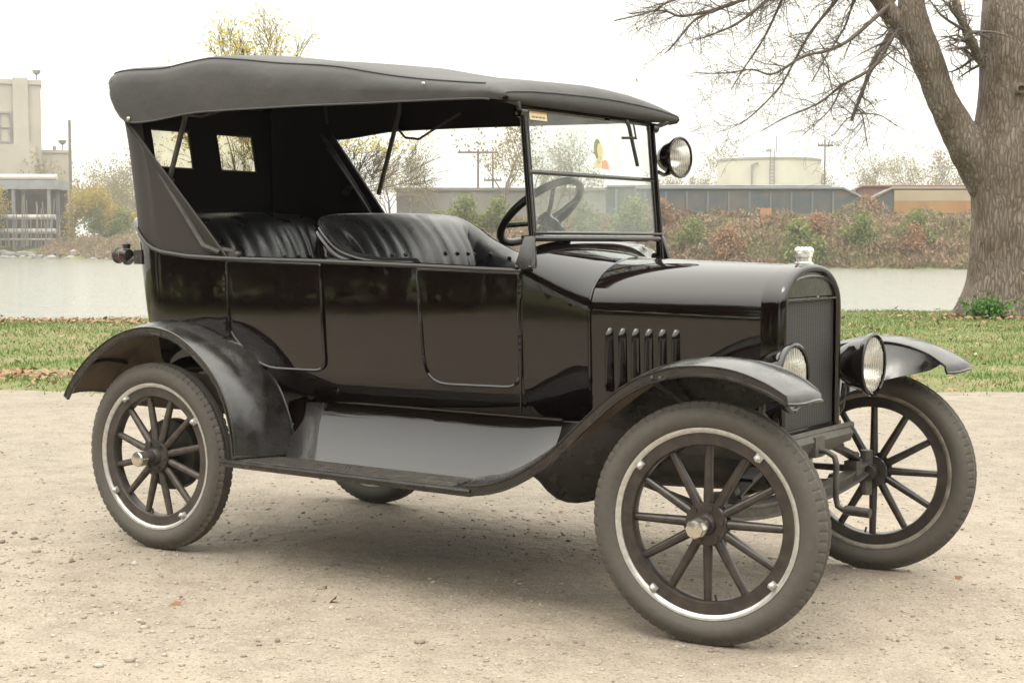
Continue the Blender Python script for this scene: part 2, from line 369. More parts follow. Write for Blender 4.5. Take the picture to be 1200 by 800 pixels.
# ---------------------------------------------------------------- industrial far bank
CONC = mat('pale_concrete', (.50, .45, .38), .85, var=(.12, .7, (.40, .35, .29)), bump=(2, .2, .05))
CONC2 = mat('grey_concrete', (.30, .28, .26), .85, var=(.3, .7, (.21, .19, .18)), bump=(2, .2, .05))
DARKWIN = mat('dark_opening', (.035, .04, .045), .3); WHITEPIPE = mat('pale_pipe', (.55, .53, .49), .5)
STEELP = mat('pale_steel', (.27, .28, .285), .6, var=(.6, .7, (.18, .16, .14))); TANKP = mat('tank_paint', (.66, .62, .53), .6, var=(.3, .6, (.56, .51, .42)))
RAILBLUE = mat('railcar_slate', (.075, .10, .105), .7, var=(.7, .9, (.155, .125, .10))); RAILTAN = mat('railcar_tan', (.42, .34, .23), .75, var=(.4, .6, (.36, .28, .18)))
RAILOR = mat('railcar_rust', (.40, .22, .085), .8, var=(.6, .7, (.30, .16, .06))); RAILRED = mat('railcar_red', (.24, .13, .10), .8)
BLACKIRON = mat('undercarriage', (.02, .02, .02), .7)
BARK_F = mat('far_bark', (.16, .13, .105), .9); BARK_FP = mat('far_bark_pale', (.24, .20, .155), .9)

site_rot = Matrix.Rotation(YAW, 3, 'Z')
def sbox(mb, l0, l1, d0, d1, z0, z1, mi=0):
    c = site((l0+l1)/2, (d0+d1)/2, (z0+z1)/2); return mb.box(c, (l1-l0, d1-d0, z1-z0), mi, site_rot)

BT = rad(18.5); BP = (-82.2, 262.0); brot = Matrix.Rotation(YAW + BT, 3, 'Z')
def bsite(a, d, z): return site(BP[0]+a*math.cos(BT)-d*math.sin(BT), BP[1]+a*math.sin(BT)+d*math.cos(BT), z)
def bbox(mb, a0, a1, d0, d1, z0, z1, mi=0): return mb.box(bsite((a0+a1)/2, (d0+d1)/2, (z0+z1)/2), (a1-a0, d1-d0, z1-z0), mi, brot)
bld = empty('power_house', bsite(-12, 8, 1)); tag(bld, 'tall pale concrete industrial building with a dark square window, far left across the water', 'building')
def local(o, ch): ch.parent = o; ch.matrix_parent_inverse = Matrix.LocRotScale(o.location, o.rotation_euler, None).inverted(); return ch
m = MB(); bbox(m, -26, 0, 0, 22, .5, 28.8); bbox(m, -26.2, .2, -.3, 22.2, 28.8, 29.6); bbox(m, -26, 0, -.12, 0, 12, 12.5)
for l in (-4.6, -13.2, -22): bbox(m, l, l+2.5, -.6, .1, .5, 29.9)
local(bld, m.build('wall', CONC, smooth=0))
m = MB(); bbox(m, -1, 4.9, 2, 20, .5, 17.2); bbox(m, -1, 5.1, 1.8, 20.2, 17.2, 17.7); bbox(m, -26, -1, -1.6, 0, .5, 18.4); local(bld, m.build('wing', CONC, smooth=0))
for l in (-8.2, -17.2):
    f = MB(); bbox(f, l-.25, l+3.2, -.35, .05, 18.6, 18.95); bbox(f, l-.25, l+3.2, -.35, .05, 23.7, 24.0); bbox(f, l-.25, l, -.35, .05, 18.95, 23.7); bbox(f, l+2.95, l+3.2, -.35, .05, 18.95, 23.7); bbox(f, l+1.4, l+1.5, -.2, .05, 18.95, 23.7); bbox(f, l, l+2.95, -.2, .05, 21.2, 21.3)
    fo = local(bld, f.build('window', CONC2, smooth=0))
    p = MB(); bbox(p, l, l+2.95, -.1, .03, 18.95, 23.7); po = p.build('pane', DARKWIN, smooth=0); local(bld, po); po.parent = fo; po.matrix_parent_inverse = fo.matrix_parent_inverse
for a, d, z in ((-.6, 1, 29.6), (3.6, 3, 17.7), (2.2, 3, 17.7)):
    m = MB(); m.lathe([(.12, 0), (.12, 1.0), (.6, 1.3), (.75, 1.8), (0, 1.85)] if a != 2.2 else [(.3, 0), (.3, .7), (0, .8)], bsite(a, d, z), (0, 0, 1), 12); local(bld, m.build('roof_vent', CONC2))

tre = empty('pipe_trestle', site(-78, 238, 1)); tag(tre, 'steel pipe trestle with pale horizontal pipes in front of the concrete building', 'trestle')
m = MB()
for l in np.arange(-118, -71, 5.6):
    for d in (236.5, 241): sbox(m, l-.25, l+.25, d-.25, d+.25, 0, 9.8)
sbox(m, -120, -71.6, 236, 241.6, 9.8, 11.2); local(tre, m.build('frame', STEELP, smooth=0))
m = MB(); sbox(m, -120, -72, 242, 242.6, .8, 9.8); local(tre, m.build('shade_sheet', mat('trestle_shade', (.10, .075, .07), .9, var=(.5, .8, (.17, .12, .10))), smooth=0))  # dark brown sheet stands in for the shaded gaps behind the trestle
for z, d, r in ((5.4, 235.7, .42), (3.2, 235.7, .42), (11.7, 237, .5), (8.6, 235.6, .3), (1.9, 235.5, .16)):
    m = MB(); e = -72 if z != 8.6 else -80.5; m.tube([site(-120, d, z), site(e, d, z)], r, 10); local(tre, m.build('pipe', WHITEPIPE))
m = MB()
for k in range(26):
    l = -84+k*.47+rng.uniform(-.2, .2); m.tube([site(l, 234.9, .8), site(l+rng.uniform(-.8, .8), 235, rng.uniform(5, 9))], .09, 4)
tag(m.build('dry_stalks', BARK_FP), 'thin bare saplings growing in front of the pipe trestle', 'saplings', kind='stuff')
def pole(lat, dep, z0, z1, arms, label, r=.16):
    o = empty('utility_pole', site(lat, dep, z0)); tag(o, label, 'utility pole', 'poles across the river')
    m = MB(); m.tube([site(lat, dep, z0), site(lat, dep, z1)], [r*1.2, r*.8], 8); local(o, m.build('post', mat('pole_wood', (.17, .14, .115), .9)))
    for z, h in arms:
        m = MB(); sbox(m, lat-h, lat+h, dep-.3, dep-.12, z-.12, z+.12)
        for q in (-.9, -.45, .45, .9): m.lathe([(.07, 0), (.09, .25), (0, .3)], site(lat+q*h, dep-.2, z+.12), (0, 0, 1), 6)
        local(o, m.build('crossarm', BARK_F, smooth=0))
pole(-69.6, 236, .5, 20.6, [], 'plain slender pole standing at the right end of the pipe trestle', .26)
pole(-4.3, 190, 3, 13.2, [(12.75, 2.6)], 'utility pole with a wide crossarm, seen through the open car side', .15)
pole(-2.6, 203, 3, 13.6, [(9.8, 1.2)], 'utility pole with a short low crossarm, seen through the open car side', .14)
pole(42.8, 205, 3, 15.5, [(14.6, 1.0)], 'slim pole standing behind the freight cars', .12)

m = MB(); sbox(m, -13.6, 22, 176, 178, 2, 7.45); sbox(m, -13.9, 22.2, 175.8, 178.2, 7.45, 7.8)
for l in np.arange(-12, 22, 5): sbox(m, l-.15, l+.15, 175.85, 176.05, 2, 7.45)
tag(m.build('concrete_wall', CONC2, smooth=0), 'long low grey concrete wall across the river behind the brush', 'wall')

# storage tank
tk = empty('storage_tank', site(44.9, 262, 3)); tag(tk, 'big round cream storage tank with a low conical roof', 'tank')
m = MB(); c = site(44.9, 262, 3); m.lathe([(8.9, 0), (8.9, 12.55), (8.75, 12.6)], c, (0, 0, 1), 96, mod=lambda k, i: .05 if k % 6 == 0 else 0); local(tk, m.build('shell', TANKP, smooth=20))
m = MB(); m.lathe([(9.05, 12.5), (9.05, 12.85), (.5, 14.2), (.5, 14.7), (0, 14.75)], c, (0, 0, 1), 64); local(tk, m.build('roof', mat('tank_roof', (.36, .34, .31), .7), smooth=30))
m = MB()
for l in (-.35, .35): m.tube([site(43.9+l, 252.7, 3), site(43.9+l, 252.7, 17.2)], .09, 6)
for z in np.arange(3.5, 15.6, .6): m.tube([site(43.55, 252.7, z), site(44.25, 252.7, z)], .05, 4)
local(tk, m.build('ladder', STEELP)); m = MB(); m.tube([site(46.2, 262, 17), site(46.2, 262, 20)], .1, 6); local(tk, m.build('antenna', STEELP))
m = MB(); m.tube([site(40.6, 253.8, 3), site(40.6, 253.8, 14.6), site(41.6, 253.4, 14.9)], .16, 6); local(tk, m.build('vent_pipe', STEELP))

# freight cars on the embankment
def trucks(o, l0, l1, d, zb):
    for l in (l0+2.6, l1-2.6):
        m = MB(); sbox(m, l-1.4, l+1.4, d-1.0, d+1.0, zb-.55, zb-.15)
        for q in (-.9, .9):
            for s in (-.8, .8): m.lathe([(0, -.07), (.45, -.07), (.45, .07), (0, .07)], site(l+q, d+s, zb-.6), (FX, FY, 0), 20)
        local(o, m.build('truck', BLACKIRON))
def gondola(l0, l1, d, zb, zt, mats, label, slope=(0, 0), panel=None):
    o = empty('freight_car', site((l0+l1)/2, d, zb-1)); tag(o, label, 'freight car', 'freight cars across the river')
    m = MB(); s0, s1 = slope; poly = [site(l0, d-1.5, zb), site(l1, d-1.5, zb), site(l1, d-1.5, zt-s1), site(l1-s1*2, d-1.5, zt), site(l0+s0*2, d-1.5, zt), site(l0, d-1.5, zt-s0)]
    m.prism(poly, (FX*3, FY*3, 0)); local(o, m.build('body', mats[0], smooth=0))
    m = MB(); m.tube([site(l0-.1, d-1.62, zt-s0), site(l0+s0*2, d-1.62, zt+.04), site(l1-s1*2, d-1.62, zt+.04), site(l1+.1, d-1.62, zt-s1)], .14, 6); sbox(m, l0, l1, d-1.68, d-1.5, zb-.05, zb+.25); local(o, m.build('rail_lip', mats[1], smooth=30))
    for l in np.arange(l0+.9, l1-.4, 2.1):
        m = MB(); sbox(m, l-.09, l+.09, d-1.66, d-1.5, zb+.25, zt-.3 - (s1 if l > l1-s1*2 else 0) - (s0 if l < l0+s0*2 else 0))
        local(o, m.build('side_stake', mats[1], smooth=0))
    if panel:
        for (a, b_, z0, z1, pm) in panel:
            m = MB(); sbox(m, a, b_, d-1.75, d-1.5, z0, z1); local(o, m.build('side_panel', pm, smooth=0))
    for la, lb in ((l1, l1+.8), (l0-.4, l0)):
        m = MB(); sbox(m, la, lb, d-.2, d+.2, zb-.2, zb+.15); local(o, m.build('coupler', BLACKIRON, smooth=0))
    trucks(o, l0, l1, d, zb); return o
gondola(12.5, 35.1, 152, 4.0, 6.75, (RAILBLUE, mat('railcar_slate_light', (.16, .18, .185), .6)), 'long slate blue open freight car with a sloped right end', (0, .9))
gondola(36.4, 57, 152, 4.0, 6.75, (RAILBLUE, mat('railcar_edge', (.25, .21, .17), .7)), 'freight car with tan and rust orange side, half behind the big tree', (.9, 0), [(38.4, 56.5, 4.3, 5.5, RAILOR), (38.4, 56.5, 5.52, 6.6, RAILTAN)])
gondola(-11, 11.4, 152+26, 4.0, 6.75, (RAILBLUE, BLACKIRON), 'dark freight car behind the long grey concrete wall', (0, 0))
gondola(10, 34.0, 158, 4.0, 7.2, (RAILBLUE, STEELP), 'dark freight car on the rear track, mostly behind the slate blue one', (0, .4))
gondola(36.0, 58, 158, 4.0, 7.2, (RAILRED, RAILRED), 'reddish freight car on the rear track, mostly behind the tan one', (.3, 0))
ob = MB(); sbox(ob, 24.6, 25.7, 148, 148.8, 3.2, 4.75); sbox(ob, 25.1, 25.25, 148.3, 148.5, 2.3, 3.2); tag(ob.build('signal_box', mat('box_orange', (.45, .22, .10), .7), smooth=0), 'small orange trackside box in the brush below the freight car', 'box')
gs = MB()
for k in range(170):
    l = rng.uniform(-110, -48); d = WL(l)+rng.uniform(-.8, 2.2); r = rng.uniform(.25, .9); c = site(l, d, -1+.35*max(0, d-WL(l)))
    gs.ball(c, r, 6, 0, (rng.uniform(.8, 1.6), rng.uniform(.8, 1.5), rng.uniform(.4, .8)))
tag(gs.build('bank_rubble', CONC2, smooth=25), 'broken concrete rubble along the far left waterline', 'rubble', kind='stuff')
m = MB(); m.lathe([(2.2, 0), (1.9, .5), (1.0, 1.6), (.35, 2.3), (0, 2.4)], site(-62.6, 227, -1), (0, 0, 1), 9, mod=lambda k, i: .2*math.sin(k*2.1+i)); tag(m.build('rubble_mound', CONC, smooth=20), 'pale cone shaped rubble mound at the far waterline', 'mound')

# ---------------------------------------------------------------- trees
def tree_mesh(h, rng, levels=5, spread=.55, trunk_r=None, first=.25, nch=(3, 4), twig_min=.012, seg0=8, leader=True):
    """returns MB of wood and list of twig tip segments"""
    mb = MB(); tips = []
    def grow(p, d, L, r, lev):
        n = 5 if lev < 2 else 4; pts = [p.copy()]; rs = [r]; dd = d.copy(); q = p.copy()
        for i in range(1, n+1):
            dd = (dd + V3((rng.gauss(0, .13), rng.gauss(0, .13), rng.gauss(.04, .08)))).normalized()
            q = q + dd*(L/n); pts.append(q.copy()); rs.append(max(r*(1-.62*i/n), twig_min*.6))
        mb.tube(pts, rs, max(3, seg0-2*lev), cap=lev < 2)
        if lev >= levels: tips.append((pts[-3], pts[-1])); return
        k = rng.randint(*nch) + (2 if lev == 0 else 0)
        for c in range(k):
            t = rng.uniform(first if lev == 0 else .25, 1.0); i = min(int(t*n), n-1); f = t*n-i
            s = pts[i].lerp(pts[i+1], f); tan = (pts[i+1]-pts[i]).normalized()
            a = rng.uniform(0, 2*math.pi); o = tan.orthogonal().normalized(); side = (o*math.cos(a) + tan.cross(o)*math.sin(a))
            nd = (tan*rng.uniform(.45, .9) + side*spread*rng.uniform(.8, 1.5) + V3((0, 0, .15))).normalized()
            grow(s, nd, L*rng.uniform(.5, .75), rs[i]*rng.uniform(.45, .65), lev+1)
        grow(pts[-1], dd, L*.6, rs[-1], lev+1)
    grow(V3((0, 0, -.2)), V3((0, 0, 1)), h*.5, trunk_r or h*.022, 0)
    return mb, tips
def leaf_mesh(name, tips, n, size, spread, m, parent, seed):
    g = np.random.default_rng(seed); idx = g.integers(0, len(tips), n); A = np.array([[*a] for a, b in tips]); B = np.array([[*b] for a, b in tips])
    t = g.random((n, 1)); C = A[idx]*(1-t)+B[idx]*t + g.normal(0, spread, (n, 3))
    U = g.normal(0, 1, (n, 3)); U /= np.linalg.norm(U, axis=1, keepdims=True); W = np.cross(U, g.normal(0, 1, (n, 3))); W /= np.linalg.norm(W, axis=1, keepdims=True)
    s = size*g.uniform(.6, 1.3, (n, 1)); Q = np.stack([C-U*s, C+W*s*.6, C+U*s, C-W*s*.6], 1).reshape(-1, 3)
    return raw(name, Q, np.arange(n*4).reshape(n, 4), m, parent, rnd=g.random(n))

L_PALE = leafmat('pale_yellow_leaves', [(.30, .24, .10), (.40, .33, .13), (.26, .24, .09)], trans=.35)
L_YEL = leafmat('yellow_leaves', [(.42, .30, .07), (.50, .38, .10), (.30, .28, .07)], trans=.35)
L_GRN = leafmat('green_leaves', [(.14, .19, .06), (.22, .26, .08), (.28, .27, .10)])
L_DKG = leafmat('dark_green_leaves', [(.03, .05, .016), (.055, .08, .022), (.08, .09, .03)])
L_BRN = leafmat('brush', [(.17, .11, .09), (.31, .20, .155), (.22, .22, .085), (.36, .26, .18), (.31, .19, .12), (.20, .19, .09), (.38, .29, .21)], scale=.20, trans=.1)

def proto_tree(name, h, seed, levels, leaf=None, **kw):
    r = random.Random(seed); o = empty(name); mb, tips = tree_mesh(h, r, levels, **{k: v for k, v in kw.items() if k not in ('bark',)})
    mb.build('trunk', kw.get('bark', BARK_F), o, recalc=False)
    if leaf: leaf_mesh('crown', tips, leaf[0], leaf[1], leaf[2], leaf[3], o, seed)
    return o
def place(proto, used, lat, dep, z, s, rz, label, cat, group):
    o = proto if not used else copy_tree(proto)
    o.location = site(lat, dep, z); o.rotation_euler.z = rz; o.scale = (s, s, s*rng.uniform(.9, 1.1)); tag(o, label, cat, group); return o
bareA = proto_tree('bare_tree', 12, 3, 4, (1400, .16, .35, L_PALE), bark=BARK_FP)
bareB = proto_tree('bare_tree', 12, 5, 4, (700, .14, .35, L_PALE), spread=.75, bark=BARK_FP)
def zt(lat, dep): return height(lat, dep)
LB = {'wood': 'bare grey tree in the hazy far wood behind the freight cars', 'left': 'bare pale tree in the thicket between the pole and the car', 'mid': 'bare tree with a few pale leaves in front of the grey wall'}
spots = []
for k in range(21): l = 46+k*4.6+rng.uniform(-2, 2); spots.append((l, rng.uniform(292, 330), rng.uniform(1.25, 1.75), 'wood'))
for k in range(8): l = 29+k*1.8; spots.append((l, rng.uniform(300, 320), rng.uniform(.95, 1.1), 'wood'))
for k in range(14): l = -84+k*2.1+rng.uniform(-.6, .6); spots.append((l, rng.uniform(262, 285), rng.uniform(1.0, 1.45), 'left'))
for (l, d, s) in ((-11.4, 172, .78), (-8.2, 171, .75), (-1.0, 168, 1.05), (1.5, 168, .85), (4.6, 166, .8), (6.5, 167, .8), (-14.5, 176, .7)): spots.append((l, d, s, 'mid'))
uA = uB = False
for i, (l, d, s, k) in enumerate(spots):
    if i % 2: place(bareA, uA, l, d, zt(l, d), s, rng.uniform(0, 6), LB[k], 'tree', 'bare trees across the river'); uA = True
    else: place(bareB, uB, l, d, zt(l, d), s, rng.uniform(0, 6), LB[k], 'tree', 'bare trees across the river'); uB = True
bush = proto_tree('yellow_bush', 7.5, 21, 4, (5200, .16, .38, L_YEL), first=.02, spread=.8, trunk_r=.12)
place(bush, False, -65.6, 232.5, -.9, 1.4, 0, 'rounded yellow autumn bush at the far waterline right of the trestle', 'bush', 'yellow bushes across the river')
place(bush, True, -60.6, 231, -1.0, 1.05, 2.1, 'yellow green bush nearest the back of the car, across the water', 'bush', 'yellow bushes across the river')
place(bush, True, -82.6, 232, .3, 1.25, 4, 'yellow leaved tree at the left edge in front of the trestle', 'bush', 'yellow bushes across the river')
gb = proto_tree('green_bush', 3.0, 31, 4, (3600, .13, .30, L_GRN), first=.02, spread=.9, trunk_r=.06)
first = True
for (l, d, s, lab) in ((25.9, 136.3, 1.15, 'green bush on the brown bank below the tank'), (32.5, 136.5, 1.0, 'green bush below the gap between the freight cars'), (37.2, 135.5, .85, 'green bush at the waterline near the big tree'), (17.3, 142, .8, 'small yellow green bush just above the hood'), (12.3, 146, 1.7, 'tall green bush seen through the windshield'), (7, 150, 1.3, 'loose green bush seen through the windshield near the steering wheel'), (-4.4, 157, 1.7, 'green bush before the grey wall seen through the car'), (-8.5, 160, 1.2, 'small green bush under the bare trees seen through the car'), (-1, 156, 1.4, 'green bush beside the windshield post seen through the car'), (-62.8, 230.2, 2.2, 'low green bush under the yellow bushes at the far left waterline'), (-59.5, 229.5, 1.8, 'low green bush nearest the tail lamp, across the water')):
    place(gb, not first, l, d, max(zt(l, d), -.9)-.1, s*(1.25 if l > 15 else .82), rng.uniform(0, 6), lab, 'bush', 'green bushes on the far bank'); first = False
rb_ = proto_tree('russet_bush', 2.6, 51, 4, (3000, .12, .26, leafmat('russet_leaves', [(.34, .19, .11), (.42, .25, .14), (.28, .17, .11)], trans=.2)), first=.02, spread=.9, trunk_r=.05)
for i_, (l, d, s, lab) in enumerate(((34.6, 146.5, .9, 'russet bush under the gap between the two freight cars'), (36.0, 134.5, 1.0, 'low russet bush at the waterline beside the big tree'), (20.3, 139, 1.1, 'russet bush low on the bank under the left end of the tank'), (29, 141, .9, 'small russet bush right of the orange trackside box'), (14.5, 148, 1.2, 'russet bush at the right edge of the windshield'))):
    place(rb_, i_ > 0, l, d, zt(l, d)-.1, s, i_*1.3, lab, 'bush', 'russet bushes on the far bank')
# brush thicket of the far bank: leaf and stalk cards, uncountable
N = 210000; la = nr.uniform(-72, 75, N); keep = nr.random(N) < np.where(la < -20, .55, 1); la = la[keep]; N = len(la)
wl = np.array([WL(x) for x in la]); off = nr.random(N)**1.1*12.5; de = wl-.25+off
tz = np.array([height(a, d) for a, d in zip(la, de)])
cl = np.array([noise.noise((a*.32, d*.5, 7.0)) for a, d in zip(la, de)]); hh = (.55+1.9*np.clip(cl+.35, 0, 1)*np.clip(off/2.5+.25, 0, 1))*np.where(off > 7.5, .8, 1)
zz = tz+nr.random(N)**.8*hh
C = np.stack([CAMX+RX*la+FX*de, CAMY+RY*la+FY*de, zz], 1)
U = nr.normal(0, 1, (N, 3)); U[:, 2] = np.abs(U[:, 2])*1.5+.3; U /= np.linalg.norm(U, axis=1, keepdims=True); W = np.cross(U, nr.normal(0, 1, (N, 3))); W /= np.linalg.norm(W, axis=1, keepdims=True)
s1 = nr.uniform(.07, .24, (N, 1)); thin = nr.random((N, 1)) < .45; s1 = np.where(thin, s1*2.2, s1); s2 = np.where(thin, .022, s1*.5)
Q = np.stack([C-U*s1, C+W*s2, C+U*s1, C-W*s2], 1).reshape(-1, 3)
tag(raw('brush_thicket', Q, np.arange(N*4).reshape(N, 4), L_BRN, rnd=nr.random(N)), 'tangled brown and rust brush covering the far river bank', 'brush', kind='stuff')

# young yellow tree on the near bank, behind the car
yt = empty('young_tree', site(-4.45, 25.3, -.05)); yt.scale = (1.15, 1.15, .92); tag(yt, 'young tree with sparse yellow green leaves rising behind the car top', 'tree')
r_ = random.Random(77); mb, tips = tree_mesh(5.0, r_, 5, spread=.30, trunk_r=.10, first=.3, twig_min=.006); mb.build('trunk', mat('young_bark', (.12, .10, .075), .9), yt, recalc=False)
tips = [t_ for t_ in tips if t_[1].z > 3.05]; leaf_mesh('crown', tips, 8000, .030, .10, leafmat('young_leaves', [(.66, .56, .16), (.78, .66, .24), (.54, .50, .15)], trans=.55), yt, 5)

# wood behind the photographer, seen only as reflections in the paint
dk = proto_tree('roadside_tree', 10, 41, 4, (11000, .24, .7, L_DKG), first=.06, trunk_r=.28, bark=BARK_F)
for k in range(13):
    place(dk, k > 0, -40+k*6.4+rng.uniform(-2, 2), -16.5+rng.uniform(-3, 2), 0, rng.uniform(.85, 1.25), rng.uniform(0, 6), 'leafy green tree in the row behind the photographer', 'tree', 'trees behind the photographer')

for k, (l, d) in enumerate(((-21, -13), (-23.5, -9.5), (-20.5, -6), (-23, -2.5), (-20.5, .8), (-23.5, 4), (-21, 7.4), (-26, 10), (-27, -6), (-27, 1))):
    place(dk, True, l, d, -.1, rng.uniform(.8, 1.1), k*1.7, 'leafy green tree in the row left of the gravel lot', 'tree', 'trees left of the gravel lot')

for k in range(14):
    place(dk, True, -19.3-(k % 3)*2.2+rng.uniform(-.5, .5), -15+k*1.95, -.1, rng.uniform(.38, .52), k*2.3, 'low leafy undergrowth tree left of the gravel lot', 'tree', 'undergrowth trees left of the gravel lot')

# big bare tree at the right
BARK = bpy.data.materials.new('big_bark'); BARK.use_nodes = True; nt = BARK.node_tree; b = nt.nodes['Principled BSDF']; b.inputs['Roughness'].default_value = .9; b.inputs['Specular IOR Level'].default_value = .15
tc = nt.nodes.new('ShaderNodeTexCoord')
nd = nt.nodes.new('ShaderNodeTexNoise'); nd.inputs['Scale'].default_value = 3.5; nd.inputs['Detail'].default_value = 5
va = nt.nodes.new('ShaderNodeVectorMath'); va.operation = 'MULTIPLY_ADD'; va.inputs[1].default_value = (.07, .07, .5)
mp = nt.nodes.new('ShaderNodeMapping'); mp.inputs['Scale'].default_value = (1, 1, .17)
vo = nt.nodes.new('ShaderNodeTexVoronoi'); vo.feature = 'DISTANCE_TO_EDGE'; vo.inputs['Scale'].default_value = 19
n1 = nt.nodes.new('ShaderNodeTexNoise'); n1.inputs['Scale'].default_value = 30; n1.inputs['Detail'].default_value = 8; n1.inputs['Roughness'].default_value = .7
n2 = nt.nodes.new('ShaderNodeTexNoise'); n2.inputs['Scale'].default_value = 1.6; n2.inputs['Detail'].default_value = 5
nt.links.new(tc.outputs['Object'], nd.inputs['Vector']); nt.links.new(nd.outputs['Color'], va.inputs[0]); nt.links.new(tc.outputs['Object'], va.inputs[2]); nt.links.new(va.outputs[0], mp.inputs[0])
nt.links.new(mp.outputs[0], vo.inputs['Vector']); nt.links.new(mp.outputs[0], n1.inputs['Vector']); nt.links.new(tc.outputs['Object'], n2.inputs['Vector'])
mr = nt.nodes.new('ShaderNodeMapRange'); mr.inputs[2].default_value = .30; nt.links.new(vo.outputs['Distance'], mr.inputs[0])
hm = nt.nodes.new('ShaderNodeMath'); hm.operation = 'MULTIPLY_ADD'; hm.inputs[1].default_value = 1.35; nt.links.new(n1.outputs['Fac'], hm.inputs[0]); nt.links.new(mr.outputs[0], hm.inputs[2])
rp = nt.nodes.new('ShaderNodeValToRGB'); rp.color_ramp.elements[0].position = .28; rp.color_ramp.elements[0].color = (.12, .097, .08, 1); rp.color_ramp.elements[1].position = .80; rp.color_ramp.elements[1].color = (.255, .212, .176, 1)
md = nt.nodes.new('ShaderNodeMath'); md.operation = 'MULTIPLY'; md.inputs[1].default_value = .55; nt.links.new(hm.outputs[0], md.inputs[0]); nt.links.new(md.outputs[0], rp.inputs[0])
mx = nt.nodes.new('ShaderNodeMix'); mx.data_type = 'RGBA'; mx.blend_type = 'MULTIPLY'; mx.inputs[7].default_value = (.62, .58, .50, 1)
m3 = nt.nodes.new('ShaderNodeMapRange'); m3.inputs[1].default_value = .4; m3.inputs[2].default_value = .65; nt.links.new(n2.outputs['Fac'], m3.inputs[0]); nt.links.new(m3.outputs[0], mx.inputs[0]); nt.links.new(rp.outputs[0], mx.inputs[6]); nt.links.new(mx.outputs[2], b.inputs['Base Color'])
bp = nt.nodes.new('ShaderNodeBump'); bp.inputs['Strength'].default_value = .9; bp.inputs['Distance'].default_value = .03
nt.links.new(hm.outputs[0], bp.inputs['Height']); nt.links.new(bp.outputs[0], b.inputs['Normal'])
TB = site(8.62, 26.0, 0); big = empty('bare_oak', TB, YAW); tag(big, 'thick bare old tree with rough grey bark on the grass at the right', 'tree')
def bumpy(mb, pts, rs, seg=40, n=60, amp=.035, seed=0):
    P = spline([(*p, r) for p, r in zip(pts, rs)], n); rings = []
    T = [V3(P[min(i+1, n-1)][:3])-V3(P[max(i-1, 0)][:3]) for i in range(n)]; u = V3((1, 0, 0))
    for i in range(n):
        t = T[i].normalized(); u = (u-t*u.dot(t)).normalized(); w = t.cross(u); c = V3(P[i][:3]); r = float(P[i][3]); ring = []
        for k in range(seg):
            a = 2*math.pi*k/seg; d = u*math.cos(a)+w*math.sin(a); q = c+d*r
            e = amp*(noise.noise((q.x*5+seed, q.y*5, q.z*.9))+.7*noise.noise((q.x*1.3, q.y*1.3+seed, q.z*.8))*1.6+.5*noise.noise((q.x*13, q.y*13, q.z*2)))*min(1, r/.3)
            if c.z < 1.0: e += .26*(1-max(0, c.z)/1.0)**2.2*(.55+.45*math.sin(a*5+1.3+math.sin(a*2)))
            ring.append(tuple(c+d*(r+e)))
        rings.append(ring)
    o = len(mb.v); mb.grid(rings, cv=True); mb.f.append(tuple(o+(n-1)*seg+k for k in range(seg))); mb.m.append(0)
mb = MB()
bumpy(mb, [(0, 0, -.3), (0, 0, .1), (0, 0, .5), (0, 0, 1.2), (0, 0, 2.1), (.02, 0, 2.7), (.05, 0, 3.4), (.08, 0, 4.4), (.1, 0, 5.6), (.3, .1, 8), (.2, 0, 11), (.4, 0, 14)], [.74, .68, .64, .62, .64, .68, .62, .60, .58, .42, .25, .06], 72, 130, .03)
bumpy(mb, [(-.1, 0, 2.1), (-.55, 0, 2.72), (-.98, -.05, 3.36), (-1.28, -.08, 3.9), (-1.52, -.1, 4.55), (-1.72, -.1, 5.0), (-1.76, 0, 5.6), (-1.9, .2, 7.4), (-2.4, .2, 9.4), (-2.6, .3, 11.5)], [.5, .38, .29, .25, .25, .26, .22, .17, .11, .03], 44, 90, .03, 3)
bumpy(mb, [(-1.7, -.1, 4.75), (-2.05, -.1, 5.1), (-2.4, -.15, 5.55), (-3.0, -.3, 6.2), (-4.2, -.5, 6.9), (-5.6, -.6, 7.2), (-7, -.8, 7.0)], [.2, .17, .15, .13, .1, .06, .02], 24, 50, .015, 5)
